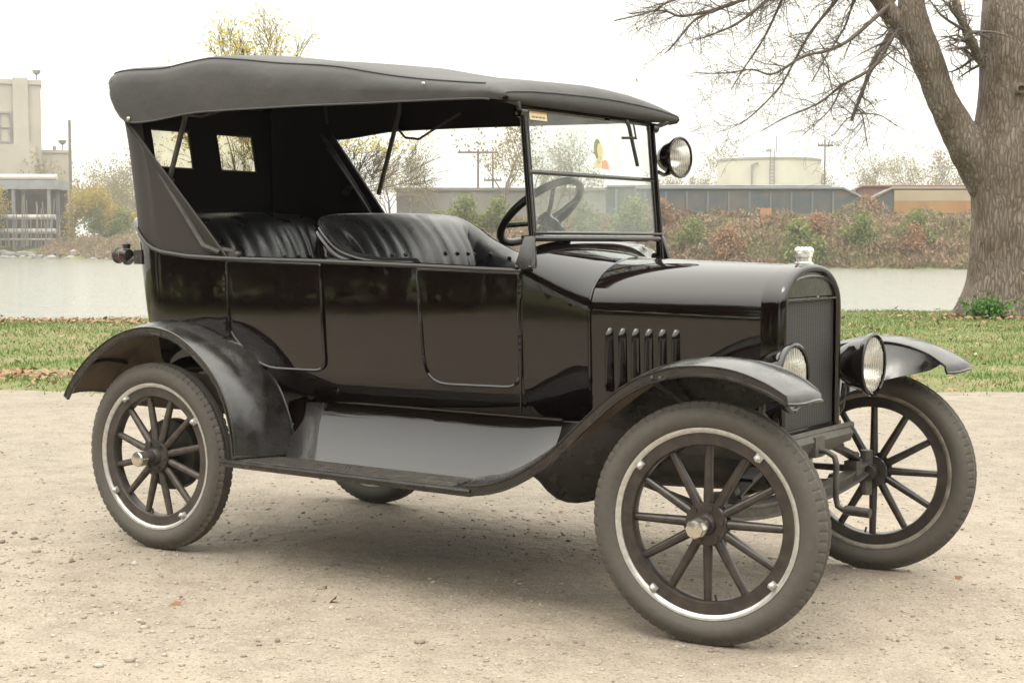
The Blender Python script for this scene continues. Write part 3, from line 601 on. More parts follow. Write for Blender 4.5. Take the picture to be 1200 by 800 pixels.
BR = [([(-.36, 4.17), (-.66, 4.51), (-.89, 4.81), (-1.04, 5.15), (-1.16, 5.6), (-1.2, 6.4)], .09, .055), ([(-2.0, 5.3), (-2.08, 4.96), (-2.43, 4.39), (-2.62, 3.87), (-2.81, 3.35)], .05, .028), ([(-1.7, 5.0), (-2.09, 4.81), (-2.48, 4.26), (-3.04, 3.92), (-3.44, 3.62), (-4.0, 3.38), (-4.4, 3.15)], .045, .007),
 ([(-2.0, 5.5), (-2.23, 5.28), (-2.89, 4.71), (-3.29, 4.51), (-3.7, 4.41), (-4.2, 4.12), (-4.56, 4.19), (-5.06, 4.13), (-5.52, 4.14)], .045, .007), ([(-2.6, 6.0), (-2.89, 5.65), (-2.99, 5.45), (-3.39, 4.96), (-3.7, 4.41), (-3.95, 3.97), (-4.45, 3.47), (-4.76, 3.28)], .04, .007),
 ([(-2.5, 5.9), (-2.61, 5.6), (-2.68, 5.45), (-2.83, 5.01), (-3.14, 4.51), (-3.39, 4.07)], .035, .008), ([(-3.6, 6.5), (-3.85, 5.75), (-3.95, 5.45), (-4.25, 4.81), (-4.61, 4.26), (-4.81, 3.92)], .035, .007), ([(-3.4, 6.3), (-3.9, 5.75), (-4.2, 5.45), (-4.71, 5.05), (-5.06, 4.88), (-5.47, 4.73)], .045, .01),
 ([(-3.5, 6.3), (-4.05, 5.65), (-4.61, 5.45), (-5.21, 5.25), (-5.72, 5.16), (-6.02, 5.25), (-6.6, 5.2)], .045, .012), ([(-2.73, 3.5), (-2.28, 3.47), (-1.97, 3.28)], .014, .005), ([(-2.7, 3.56), (-2.62, 3.48), (-2.56, 3.23), (-2.51, 2.91)], .016, .006), ([(-3.04, 3.92), (-3.24, 3.52), (-3.7, 3.08)], .018, .005),
 ([(-5.9, 4.6), (-5.72, 4.81), (-5.42, 5.15), (-5.01, 5.33), (-4.56, 5.55), (-4.2, 6.2)], .012, .035), ([(-6.9, 5.0), (-6.28, 5.15), (-6.02, 5.3), (-5.52, 5.55), (-4.9, 6.5)], .01, .03), ([(-2.48, 4.26), (-2.18, 4.51), (-1.93, 4.56)], .015, .006), ([(.2, 9), (1.2, 10), (2.6, 10.6), (4, 10.8)], .16, .03), ([(.25, 7.4), (1.5, 8.2), (3, 8.6), (4.6, 8.4)], .2, .03), ([(-1.9, 7.6), (-3, 8.4), (-4.4, 9)], .12, .03)]
tw = MB(); rt = random.Random(99); tl = []
def twig(p, d, L, r, lev):
    n = 5; pts = [p]; q = p.copy(); dd = d.copy(); rs = [r]
    for i in range(n):
        dd = (dd+V3((rt.gauss(0, .2), rt.gauss(0, .2), rt.gauss(-.03, .2)))).normalized(); q = q+dd*(L/n); pts.append(q.copy()); rs.append(max(.0022, r*(1-.8*(i+1)/n)))
    tw.tube(pts, rs, 4, cap=False); tl.append((pts[-2], pts[-1]))
    if lev < 2:
        for k in range(rt.randint(2, 5)):
            i = rt.randint(1, n-1); o = V3((rt.gauss(0, 1), rt.gauss(0, .7), rt.gauss(0, .8))).normalized()
            twig(pts[i], (dd*.5+o).normalized(), L*rt.uniform(.4, .7), rs[i]*.6, lev+1)
for bi, (pl, r0, r1) in enumerate(BR):
    y0 = rt.uniform(-.6, .3) if bi not in (0,) else -.45; k = len(pl)
    pts = [V3((x, y0*min(1, i/2.0) if bi not in (9, 10, 11, 12, 13, 14) else y0, z)) for i, (x, z) in enumerate(pl)]
    sp = spline(pts, k*5); rs = [(r0+(r1-r0)*(i/(k*5-1)))*(1+.12*math.sin(i*1.7+bi)) for i in range(k*5)]
    (mb if max(r0, r1) > .08 else tw).tube(sp, rs, 8 if max(r0, r1) > .05 else 6)
    for q in range(4+k*3):
        i = rt.randint(3, k*5-2); t = (V3(sp[i+1])-V3(sp[i-1])).normalized() if i+1 < k*5 else V3((0, 0, -1))
        if sp[i][2] < 6.3: twig(V3(sp[i]), (t*rt.uniform(-.2, .9)*(1 if r0 > r1 else -1)+V3((rt.gauss(-.2, .6), rt.gauss(0, .5), rt.gauss(0, .5)))).normalized(), rt.uniform(.35, 1.1), max(.004, rs[i]*.4), 0 if bi < 9 else 1)
for (kx, kz, kr) in ((-.03, 3.86, .075), (.15, 4.51, .055)):      # knot holes with raised rims
    mb.lathe([(kr*1.5, .0), (kr*1.2, -.05), (kr*.75, -.055), (kr*.5, .0), (kr*.3, .05), (0, .06)], (kx, -.615, kz), (0, 1, 0), 16)
tkm = mb.build('trunk', BARK, big, recalc=False, smooth=60); tw.build('twigs', mat('twig_bark', (.13, .10, .085), .9), big, recalc=False)
leaf_mesh('last_leaves', tl, 220, .03, .05, L_YEL, big, 12)

# ---------------------------------------------------------------- grass, leaves, stones
def blades(n, lat0, lat1, dep0, dep1, hmin, hmax, dens=None):
    a = nr.uniform(lat0, lat1, n); d = nr.uniform(dep0, dep1, n); k = np.ones(n, bool)
    for i in range(n):
        rf = road_far(a[i])
        if (d[i] < rf and (d[i] < rf-.45 or nr.random() > .25*(1-(rf-d[i])/.45))) or d[i] > EDGE(a[i])+.25: k[i] = False
        else:
            s = noise.noise((a[i]*.45, d[i]*.9, 9)); bare = 14.4 < d[i] < 14.95+.3*noise.noise((a[i], 0, 2)) and (a[i] > 1 or a[i] < -2)
            if d[i] < rf+.5 and nr.random() < .35: k[i] = False
            if bare and nr.random() < .8: k[i] = False
            elif s > .28 and nr.random() < .6: k[i] = False
    a, d = a[k], d[k]; n = len(a); z = np.array([height(x, y) for x, y in zip(a, d)])
    B = np.stack([CAMX+RX*a+FX*d, CAMY+RY*a+FY*d, z-.004], 1)
    th = nr.uniform(0, 2*np.pi, n); w = nr.uniform(.004, .009, n)[:, None]; T = np.stack([np.cos(th), np.sin(th), 0*th], 1)*w
    hgt = nr.uniform(hmin, hmax, n)[:, None]*np.array([.75+.6*max(-.6, noise.noise((x*.9, y*.9, 1))) for x, y in zip(a, d)])[:, None]
    tip = B+np.concatenate([nr.normal(0, .022, (n, 2)), hgt], 1)
    return np.stack([B-T, B+T, tip], 1).reshape(-1, 3), np.arange(n*3).reshape(n, 3), nr.random(n)
GRASS = leafmat('lawn_blades', [(.29, .24, .10), (.15, .235, .05), (.11, .205, .04), (.17, .24, .058), (.30, .25, .11)], scale=.55, trans=.3)
gvv, gff, grr = blades(210000, -15, 15, 12.2, 31, .025, .075)
tag(raw('grass', gvv, gff, GRASS, rnd=grr), 'short patchy lawn between the gravel and the water', 'grass', kind='stuff')
def leaves(n, fn, size):
    P = [fn() for _ in range(n)]; C = np.array([site(a, d, (height(a, d) if d > road_far(a) else 0)+z) for a, d, z in P]); n = len(C)
    th = nr.uniform(0, 6.283, n); U = np.stack([np.cos(th), np.sin(th), nr.normal(0, .35, n)], 1); W = np.stack([-np.sin(th), np.cos(th), nr.normal(0, .35, n)], 1)
    s = (nr.uniform(.6, 1.3, n)*size)[:, None]; up = np.array([[0, 0, .3]])*s
    Q = np.stack([C-U*s+up, C-W*s*.55, C+U*s+up*nr.uniform(0, 1.5, (n, 1)), C+W*s*.55], 1).reshape(-1, 3)
    return Q, np.arange(n*4).reshape(n, 4), nr.random(n)
LITTER = leafmat('fallen_leaves', [(.20, .10, .05), (.33, .19, .10), (.42, .29, .17), (.16, .085, .05), (.48, .36, .22)], trans=.1)
def strip():
    if nr.random() < .62: return nr.uniform(-15, 0), 14.2+nr.normal(0, .22)+.15*math.sin(nr.uniform(0, 6)), nr.uniform(.005, .05)
    return nr.uniform(-10, 0), EDGE(-6)-1.0+nr.normal(0, .5)-1.2, nr.uniform(.01, .06)
def scatter():
    a = nr.uniform(-15, 15); return a, nr.uniform(12.3, EDGE(a)-.1), nr.uniform(.02, .06)
def base(): return 8.6+nr.normal(0, 1.0), 25.2+nr.normal(0, .5), nr.uniform(.01, .05)
q1 = leaves(3800, strip, .045); q2 = leaves(2600, scatter, .04); q3 = leaves(420, base, .05)
qv = np.concatenate([q1[0], q2[0], q3[0]]); n4 = len(qv)//4
tag(raw('leaf_litter', qv, np.arange(n4*4).reshape(n4, 4), LITTER, rnd=np.concatenate([q1[2], q2[2], q3[2]])), 'brown fallen leaves scattered over the lawn and drifted along its edge', 'leaves', kind='stuff')
# weed at the foot of the big tree
wd = empty('weed', site(8.0, 25.0, 0)); tag(wd, 'bright green weed at the foot of the big tree', 'plant')
tp = [(V3((rng.gauss(0, .22), rng.gauss(0, .15), .02)), V3((rng.gauss(0, .25), rng.gauss(0, .18), rng.uniform(.12, .36)))) for _ in range(60)]
leaf_mesh('foliage', tp, 900, .04, .03, leafmat('weed_leaves', [(.06, .17, .03), (.10, .24, .05), (.14, .26, .06)]), wd, 3)
m = MB(); [m.tube([a, b_], .004, 3) for a, b_ in tp]; m.build('stem', L_GRN, wd, recalc=False)
# loose stones of the gravel
ico = bmesh.new(); bmesh.ops.create_icosphere(ico, subdivisions=1, radius=1); iv = np.array([v.co[:] for v in ico.verts]); ifc = np.array([[v.index for v in f.verts] for f in ico.faces]); ico.free()
def stones(n, fn, smin, smax):
    P = np.array([site(*fn(), 0) for _ in range(n)]); s = smin*(smax/smin)**(nr.random(n)**2.2)
    sc = nr.uniform(.6, 1.3, (n, 1, 3))*s[:, None, None]; sc[:, :, 2] *= .6
    th = nr.uniform(0, 6.28, n); c, s_ = np.cos(th)[:, None], np.sin(th)[:, None]
    V = iv[None]*(1+nr.normal(0, .13, (n, len(iv), 1)))*sc; X = V[:, :, 0]*c-V[:, :, 1]*s_; Y = V[:, :, 0]*s_+V[:, :, 1]*c
    V = np.stack([X, Y, V[:, :, 2]], 2)+P[:, None, :]+np.array([0, 0, .12])*s[:, None, None]
    return V.reshape(-1, 3), (ifc[None]+(np.arange(n)*len(iv))[:, None, None]).reshape(-1, 3), np.repeat(nr.random(n), len(ifc))
STONE = leafmat('stones', [(.24, .19, .15), (.42, .355, .285), (.48, .42, .34), (.36, .30, .235), (.54, .49, .42)], trans=0, rough=.85)
def near_spot():
    d = 2.9+9*nr.random()**1.6; return nr.uniform(-1, 1)*(d*.42+.6), d
def rut_spot():
    d = nr.uniform(3.4, 6.5); return -d*.33+nr.normal(0, .45), d
A1 = stones(24000, near_spot, .0025, .0105); A2 = stones(480, rut_spot, .005, .020)
tag(raw('loose_stones', np.concatenate([A1[0], A2[0]]), np.concatenate([A1[1], A2[1]+len(A1[0])]), STONE, rnd=np.concatenate([A1[2], A2[2]]), smooth=False), 'small loose stones strewn over the gravel road', 'stones', kind='stuff')
def road_leaf():
    d = nr.uniform(4.6, 11); return nr.uniform(-1, 1)*d*.4, d, .004
q = leaves(24, road_leaf, .022); tag(raw('stray_leaves', q[0], q[1], LITTER, rnd=q[2]), 'few brown leaves lying loose on the gravel', 'leaves', kind='stuff')

ALBEDO = 1.0
# ---------------------------------------------------------------- the car (x forward, y to its left, origin on the ground under the rear axle)
car = empty('touring_car'); tag(car, 'black vintage open touring car with a folding canvas top, parked on the gravel', 'car')
WB = 2.54; TR = .6725; WR = .385
BW = curve([-.1, .05, .3, .55, .8, 1.25, 1.5, 1.70], [.553, .56, .564, .564, .558, .54, .522, .497])      # half width at the belt
def inset(z): t = (z-.62)/.57; return .018*max(0, 1-t/.8)**2 + .012*max(0, t-.6)**2 + .075*max(0, (.765-z)/.145)**2
def side(x, z): return BW(x)-inset(z)
ZB = curve([-.45, -.36, -.27, -.19, -.10, -.04, .10, .29, .8, 1.26, 1.70, 1.9], [1.37, 1.36, 1.297, 1.245, 1.222, 1.213, 1.205, 1.198, 1.19, 1.177, 1.163, 1.16])
def rear_pt(th, z, a0=.47, n=4.5, b=None):
    a = a0-.20*max(0, 1.36-z); c, s_ = max(0, math.cos(th)), max(0, math.sin(th))
    b = side(.05, z) if b is None else b
    return (.05-a*c**(2/n), b*s_**(2/n), z)
def tub(off=0, zt_=0, zlo=.62):
    rows = 15; cols = []
    ths = [math.pi/2*(i/18)**1.0 for i in range(18, -1, -1)]
    xs = list(np.linspace(1.70, .05, 34))
    right = [('s', x) for x in xs[:-1]] + [('r', t) for t in ths]
    seq = [(k, v, -1) for k, v in right] + [(k, v, 1) for k, v in reversed(right[:-1])]
    for k, v, sg in seq:
        xb = v if k == 's' else rear_pt(v, 1.36)[0]
        ztop = ZB(xb)+zt_; col = []
        for r in range(rows):
            z = zlo+(ztop-zlo)*(r/(rows-1))**.9
            if k == 's': p = (v, side(v, z), z)
            else: p = rear_pt(v, z)
            col.append((p[0], sg*p[1], p[2]))
        cols.append(col)
    return cols
TP = tub()
m = MB(); m.sheet(TP, .022, 0, 1, flip=False)
# cowl: sections from the windshield to the hood
def sect(x, w, zs, zc, n, zlo=.62, ny=34, bottom=.06):
    pts = []
    for k in range(ny):                                # right side up, over the top, left side down
        if k < 9: z = zlo+(zs-zlo)*k/8; pts.append((x, -(w-inset(z)*bottom/.06*(w/.5)), z))
    for k in range(1, 32):
        a = math.pi*k/32; c = math.cos(a); s_ = math.sin(a)
        pts.append((x, -w*math.copysign(abs(c)**(2/n), c), zs+(zc-zs)*s_**(2/n)))
    for k in range(9): z = zs-(zs-zlo)*k/8; pts.append((x, (w-inset(z)*bottom/.06*(w/.5)), z))
    return pts
CW = []
for i in range(15):
    t = i/14; x = 1.685+(1.890-1.685)*t; s_ = .88*t+.12*(3*t*t-2*t**3)
    CW.append(sect(x, .503+(.347-.503)*s_, 1.150+(1.025-1.150)*s_, 1.272+(1.203-1.272)*(t**.8), 2.9-.75*t))
m.sheet(CW, .012, 0, 1, flip=True)
m.prism([(-.24, -.46, .645), (.3, -.485, .645), (1.68, -.43, .645), (1.68, .43, .645), (.3, .485, .645), (-.24, .46, .645)], (0, 0, .03), 1)
body = m.build('body', [PAINT, CANVAS_IN], car, smooth=50)
# belt moulding and cowl beads
m = MB(); bl = [(c[-1][0], c[-1][1]+math.copysign(.004, c[-1][1]), c[-1][2]) for c in TP]; m.tube(bl, .011, 8); m.build('belt_moulding', PAINT, body)
m = MB(); m.tube([(p[0]-.004, p[1]*1.006, p[2]*1.0) for p in CW[-1]], .006, 6); m.tube([(1.70, -.503, .66), (1.702, -.503, 1.15)], .004, 6)
m.build('cowl_bead', PAINT, body)

def inpoly(poly, x):
    zs = []
    for (x0, z0), (x1, z1) in zip(poly, poly[1:]+poly[:1]):
        if (x0 <= x < x1) or (x1 <= x < x0): zs.append(z0+(z1-z0)*(x-x0)/(x1-x0))
    return (min(zs), max(zs)) if len(zs) > 1 else None
def rounded(poly, r, n=5):
    out = []; k = len(poly)
    for i in range(k):
        p, a, b = np.array(poly[i]), np.array(poly[i-1]), np.array(poly[(i+1) % k])
        rr = r[i]; u = (a-p)/np.linalg.norm(a-p); v = (b-p)/np.linalg.norm(b-p)
        for j in range(n+1):
            t = j/n; q = (1-t)**2*(p+u*rr)+2*t*(1-t)*p+t*t*(p+v*rr); out.append((float(q[0]), float(q[1])))
    return out
def door(sg, poly, hinge_x, hinges, handle):
    x0 = min(p[0] for p in poly)+.001; x1 = max(p[0] for p in poly)-.001; P = []
    for x in np.linspace(x0, x1, 30):
        r = inpoly(poly, x)
        if r: P.append([(x, sg*(side(x, z)+.005), z) for z in np.linspace(r[0], r[1], 16)])
    m = MB(); m.sheet(P, -.006 if sg < 0 else .006, flip=False)
    d = m.build('door', PAINT, car, smooth=50)
    n = len(poly); loop = []
    for i in range(n):
        a, b = poly[i], poly[(i+1) % n]
        for t in (0, .25, .5, .75): x, z = a[0]+(b[0]-a[0])*t, a[1]+(b[1]-a[1])*t; loop.append((x, sg*(side(x, z)+.005), z))
    m = MB(); m.tube(loop, .0068, 6, closed=True, up=(0, 1, 0)); m.build('door_bead', PAINT, d)
    for hz_ in hinges:
        m = MB(); y = sg*(side(hinge_x, hz_)+.013)
        for k in range(3): m.lathe([(0, -.012), (.008, -.011), (.009, 0), (.008, .011), (0, .012)], (hinge_x, y, hz_+(k-1)*.022), (0, 0, 1), 10)
        m.build('hinge', PAINT, d)
    if handle:
        m = MB(); x, z = handle; y = side(x, z); m.tube([(x, sg*(y-.03), z+.0), (x, sg*(y-.03), z+.03), (x+.05, sg*(y-.03), z+.035)], .006, 6); m.build('handle', NICKEL, d)
RD = rounded([(.292, 1.190), (.300, .905), (.47, .765), (.812, .768), (.797, 1.178)], [.01, .06, .10, .05, .01])
FD = rounded([(1.262, 1.166), (1.292, .745), (1.692, .748), (1.690, 1.154)], [.01, .10, .06, .01])
door(-1, RD, .285, (1.10, .93), None); door(1, RD, .285, (1.10, .93), None)
door(-1, FD, 1.699, (1.10, .90), None); door(1, FD, 1.699, (1.10, .90), None)

# hood
def hsect(x): 
    t = (x-1.892)/(2.498-1.892); w = .345+(.236-.345)*t; zs = 1.022+(1.004-1.022)*t; zc = 1.205+(1.186-1.205)*t
    pts = [(x, -w+.012*(1-k/9), .66+(zs-.66)*k/9) for k in range(10)]
    for k in range(1, 32):
        a = math.pi*k/32; c = math.cos(a); pts.append((x, -w*math.copysign(abs(c)**.92, c), zs+(zc-zs)*math.sin(a)**.9))
    return pts + [(x, -p[1], p[2]) for p in reversed(pts[:10])]
HS = [hsect(x) for x in np.linspace(1.893, 2.497, 16)]
m = MB(); m.sheet(HS, .006, 0, 1, flip=True); hood = m.build('hood', [PAINT, CHASSIS], car, smooth=50)
for sg in (-1, 1):
    m = MB()
    for a, b in ((1.90, 1.93), (1.98, 2.05), (2.1, 2.18), (2.22, 2.31), (2.36, 2.43), (2.455, 2.49)):
        q = lambda x: (x, sg*(.3465+(.2375-.3465)*(x-1.892)/.606), 1.022-.018*(x-1.892)/.606)
        m.tube([q(a), q(b)], .0045, 6)
    m.tube([(x, sg*(.3455+(.2365-.3455)*(x-1.892)/.606), 1.022-.018*(x-1.892)/.606) for x in (1.894, 2.495)], .0025, 6)
    m.build('hood_hinge', PAINT if sg > 0 else PAINT, hood)
    for k in range(6):
        x0 = 1.952+k*.0485; w = lambda x: .345+(.236-.345)*(x-1.892)/.606; P = []
        for i in range(13):
            u = i/12; z = .735+.228*u; env = min(1, (u/.10))**.5*min(1, ((1-u)/.09))**.5 if 0 < u < 1 else 0
            row = []
            for j in range(9):
                v = j/8; prof = (math.sin(math.pi*v**.62))*.015*env
                x = x0-.004+.026*v; row.append((x, sg*(w(x)+.0005+prof - (.004 if env == 0 else 0)), z))
            P.append(row)
        m = MB(); m.grid(P); m.build('louver', PAINT, hood, smooth=60)
    m = MB(); x = 2.30; m.tube([(x, sg*.268, .70), (x, sg*.285, .72), (x+.01, sg*.287, .77), (x, sg*.268, .775)], .007, 6); m.build('hood_latch', PAINT_D, hood)

# radiator
def arch(w, zlo, zs, zc, k=26, e=.85):
    pts = [(-w, zlo), (-w, (zlo+zs)/2), (-w, zs)]
    for i in range(1, k):
        a = math.pi*i/k; c = math.cos(a); pts.append((-w*math.copysign(abs(c)**e, c), zs+(zc-zs)*math.sin(a)**.95))
    return pts + [(w, zs), (w, (zlo+zs)/2), (w, zlo)]
m = MB()
outer = arch(.236, .605, 1.035, 1.186); P = []
for (x, g) in ((2.499, 0), (2.50, .003), (2.56, .003), (2.578, .000), (2.586, -.007), (2.588, -.016), (2.584, -.024), (2.576, -.027)):
    A = arch(.236+g, .605, 1.035-max(0, -g)*.2, 1.186+g); P.append([(x, y, z) for y, z in A])
m.grid(P)
m.prism([(2.50, -.2, .60), (2.50, .2, .60), (2.575, .2, .60), (2.575, -.2, .60)], (0, 0, .022))
shell = m.build('radiator_shell', PAINT, car, smooth=50)
m = MB()   # upper tank face and its arched rib
tank_f = [(2.572, y, z) for y, z in arch(.212, 1.066, 1.075, 1.160)][2:-2]; m.prism(tank_f, (-.04, 0, 0))
m.tube([(2.575, y, z) for y, z in arch(.20, 1.082, 1.083, 1.145)][2:-2], .0065, 6); m.tube([(2.576, -.21, 1.066), (2.576, .21, 1.066)], .006, 6)
m.build('header_tank', PAINT_D, shell)
CORE = bpy.data.materials.new('radiator_core'); CORE.use_nodes = True; nt = CORE.node_tree; b = nt.nodes['Principled BSDF']
b.inputs['Roughness'].default_value = .6; tc = nt.nodes.new('ShaderNodeTexCoord'); sx = nt.nodes.new('ShaderNodeSeparateXYZ'); nt.links.new(tc.outputs['Object'], sx.inputs[0])
def saw(sock, f):
    a = nt.nodes.new('ShaderNodeMath'); a.operation = 'MULTIPLY'; a.inputs[1].default_value = f; nt.links.new(sock, a.inputs[0])
    c = nt.nodes.new('ShaderNodeMath'); c.operation = 'PINGPONG'; c.inputs[1].default_value = .5; nt.links.new(a.outputs[0], c.inputs[0]); return c.outputs[0]
h1, h2 = saw(sx.outputs[2], 130), saw(sx.outputs[1], 52)
mn = nt.nodes.new('ShaderNodeMath'); mn.operation = 'MULTIPLY'; nt.links.new(h1, mn.inputs[0]); nt.links.new(h2, mn.inputs[1])
rp = nt.nodes.new('ShaderNodeValToRGB'); rp.color_ramp.elements[0].color = (.006, .006, .007, 1); rp.color_ramp.elements[1].color = (.055, .05, .05, 1); rp.color_ramp.elements[1].position = .16
bp = nt.nodes.new('ShaderNodeBump'); bp.inputs['Strength'].default_value = .6; bp.inputs['Distance'].default_value = .004
nt.links.new(mn.outputs[0], rp.inputs[0]); nt.links.new(rp.outputs[0], b.inputs['Base Color']); nt.links.new(mn.outputs[0], bp.inputs['Height']); nt.links.new(bp.outputs[0], b.inputs['Normal'])
m = MB(); m.box((2.55, 0, .843), (.03, .425, .446)); m.build('core', CORE, shell, smooth=0)
m = MB(); c0 = (2.545, 0, 1.180)
m.lathe([(.034, 0), (.034, .012), (.027, .014), (.026, .030), (.030, .032), (.030, .044), (.014, .046), (0, .047)], c0, (0, 0, 1), 24)
for k in range(4):
    a = math.pi/4+k*math.pi/2; m.ball((2.545+.021*math.cos(a), .021*math.sin(a), 1.232), .015, 12, 0, (1, 1, .95))
m.build('filler_cap', CHROME, shell)

# fenders
def lipsheet(outer, inner, crown, lip, fade=None):
    """fender skin between two edge curves, with a crown and a turned down outer lip"""
    n = len(outer); P = []
    for i in range(n):
        O, I = V3(outer[i]), V3(inner[i]); a, b = max(i-1, 0), min(i+1, n-1)
        t = (V3(outer[b])-V3(outer[a])).normalized(); ac = (I-O).normalized(); nrm = t.cross(ac)
        if nrm.z < 0 and abs(nrm.z) > .05: nrm = -nrm
        nrm.normalize(); row = [tuple(O-nrm*lip*(fade(i/(n-1)) if fade else 1)+ac*.002)]
        for j in range(11):
            v = j/10; c = crown*(1-(2*v-1)**2); row.append(tuple(O.lerp(I, v)+nrm*c))
        P.append(row)
    return P
def fender(sg, O, I, kind):
    on = spline(O, 40); inn = spline(I, 40)
    on = [(p[0], sg*-p[1] if False else sg*abs(p[1]), p[2]) for p in on]; inn = [(p[0], sg*abs(p[1]), p[2]) for p in inn]
    P = lipsheet(on, inn, .024, .024)
    if kind == 'front':      # rounded nose
        for i in range(40):
            k = max(0, (i-30)/9)
            for j in range(1, 12):
                v = (j-1)/10; x, y, z = P[i][j]; P[i][j] = (x-.012*k*k+.030*k*k*(1-abs(2*v-1)**3.5), y, z-.016*k*k*(1-abs(2*v-1)**3.5))
    if kind == 'front':
        q = P[-1]; P = P + [[(a+.004, b_, z-.022) if j else (a+.002, b_, z) for j, (a, b_, z) in enumerate(q)]]
    m = MB(); m.sheet(P, .004, 0, 1, flip=(sg < 0))
    f = m.build('front_fender' if kind == 'front' else 'rear_fender', [PAINT_D, DUST], car, smooth=60)
    m = MB(); m.tube([r[0] for r in P], .0065, 6); m.tube([r[0] for r in (P[-1:],)] if False else P[-1], .006, 6); 
    if kind == 'rear': m.tube(P[0], .006, 6)
    m.tube([(q[0], q[1], q[2]+.004) for q in [r[1] for r in P]], .004, 6)
    m.tube([(q[0], q[1], q[2]+.003) for q in [r[-1] for r in P]], .006, 6)
    m.build('bead', PAINT_D, f)
    m = MB()
    if kind == 'rear':      # inner rib and brace
        for i in (7, 20):
            m = MB(); m.tube([(q[0]*.985, q[1], q[2]-.012) for q in P[i][1:]], .008, 6); m.build('rib', CHASSIS, f)
    else:
        for i in (20,): m.tube([(P[i][5][0], P[i][5][1], P[i][5][2]-.01), (P[i][5][0]+.1, sg*.33, .62)], .009, 6)
        for x in (P[22][0][0], P[23][0][0]): m.ball((x, P[22][0][1]-sg*0+sg*.003, P[22][0][2]+.014), .007, 8)
        m.build('brace', CHASSIS, f)
    return P
FO = [(1.66, .79, .428), (1.76, .79, .442), (1.866, .79, .479), (2.003, .79, .562), (2.136, .79, .680), (2.264, .79, .785), (2.37, .79, .842), (2.48, .79, .874), (2.59, .79, .882), (2.69, .79, .872), (2.79, .79, .842), (2.865, .79, .808)]
FI = [(1.66, .575, .428), (1.76, .572, .455), (1.866, .568, .51), (2.003, .566, .60), (2.136, .565, .70), (2.264, .565, .79), (2.37, .565, .845), (2.48, .565, .876), (2.59, .565, .886), (2.69, .565, .878), (2.79, .565, .848), (2.865, .565, .806)]
RO = [(-.475, .78, .615), (-.44, .78, .665), (-.35, .78, .755), (-.225, .78, .838), (-.10, .78, .892), (.045, .78, .918), (.18, .78, .905), (.29, .78, .858), (.41, .78, .77), (.49, .78, .668), (.535, .78, .55), (.55, .78, .435)]
RI = [(-.475, .55, .612), (-.44, .55, .665), (-.35, .55, .757), (-.225, .55, .846), (-.10, .55, .902), (.045, .55, .926), (.19, .55, .908), (.34, .55, .86), (.46, .55, .79), (.55, .545, .69), (.60, .535, .57), (.63, .53, .435)]
for sg in (-1, 1):
    PF = fender(sg, FO, FI, 'front'); PR_ = {sg: fender(sg, RO, RI, 'rear')}
    # inner skirt from the front fender down to the frame
    PR = PR_[sg]; pn = []
    for q in PR[3:-1]:
        p = q[-1]; zl = .56 if p[2] > .62 else p[2]-.05
        pn.append([(p[0], p[1]-sg*.012*k/4, p[2]+.002+(min(zl, p[2]-.01)-p[2])*k/4) for k in range(5)])
    m = MB(); m.sheet(pn, .003, 0, 0); m.build('fender_apron', [DUST], car, smooth=60)
    n = len(PF); sk = []
    for i in range(4, n-2):
        p = PF[i][-1]; u = (i-4)/(n-6); dz = .30*math.sin(math.pi*min(1, u*1.02)**.8)**.7*(1-.42*u); w = (.20 if p[0] < 2.5 else .20*(1-(p[0]-2.5)/.45))
        sk.append([(p[0]-.02*k/4, p[1]-sg*w*(k/4)**1.2*math.sin(math.pi*min(1, u+.08))**.5, p[2]-.004-dz*(k/4)) for k in range(5)])
    m = MB(); m.sheet(sk, .003, 0, 0); m.build('fender_skirt', PAINT_D, car, smooth=60)
    # running board, mat and splash apron
    m = MB(); m.prism([(.49, sg*.585, .395), (.47, sg*.785, .395), (1.685, sg*.785, .395), (1.70, sg*.585, .395)], (0, 0, .027))
    rb = m.build('running_board', PAINT_D, car, bevel=.005)
    m = MB(); m.tube([(.47, sg*.787, .417), (1.69, sg*.787, .417)], .009, 8); m.build('edge_trim', PAINT_D, rb)
    m = MB(); m.prism([(.56, sg*.612, .4225), (.52, sg*.772, .4225), (1.60, sg*.772, .4225), (1.57, sg*.612, .4225)], (0, 0, .003))
    for k in range(64):      # diamond ribs pressed in the mat
        x = .56+k*.0163; mid = 1.07; s_ = 1 if x < mid else -1
        for a, b in ((.62, .66), (.668, .71), (.72, .765)): m.prism([(x, sg*a, .4257), (x+.007, sg*a, .4257), (x+s_*.022+.007, sg*b, .4257), (x+s_*.022, sg*b, .4257)], (0, 0, .0035))
    m.build('step_mat', TREAD, rb, smooth=0)
    P = []
    for x in np.linspace(.548, 1.86, 30):
        k = max(0, (x-1.62)/.24); row = []
        for j in range(15):
            v = j/14; y = .478+.122*v**1.55; z = .640-(.215-.0*k)*v
            if k > 0: z = .640-.215*v + (.055*k*k)*v
            row.append((x, sg*y, z))
        P.append(row)
    m = MB(); m.sheet(P, .004, flip=(sg > 0)); ap = m.build('splash_apron', PAINT, car, smooth=60)
    m = MB(); m.tube([(x, sg*.4785, .643) for x in (.56, 1.2, 1.86)], .006, 6); m.build('bead', PAINT, ap)
    m = MB(); m.box((.66, sg*.492, .575), (.035, .006, .014)); m.tube([(1.36, sg*.482, .604), (1.80, sg*.482, .608)], .003, 6); m.build('clip', CHASSIS, ap)

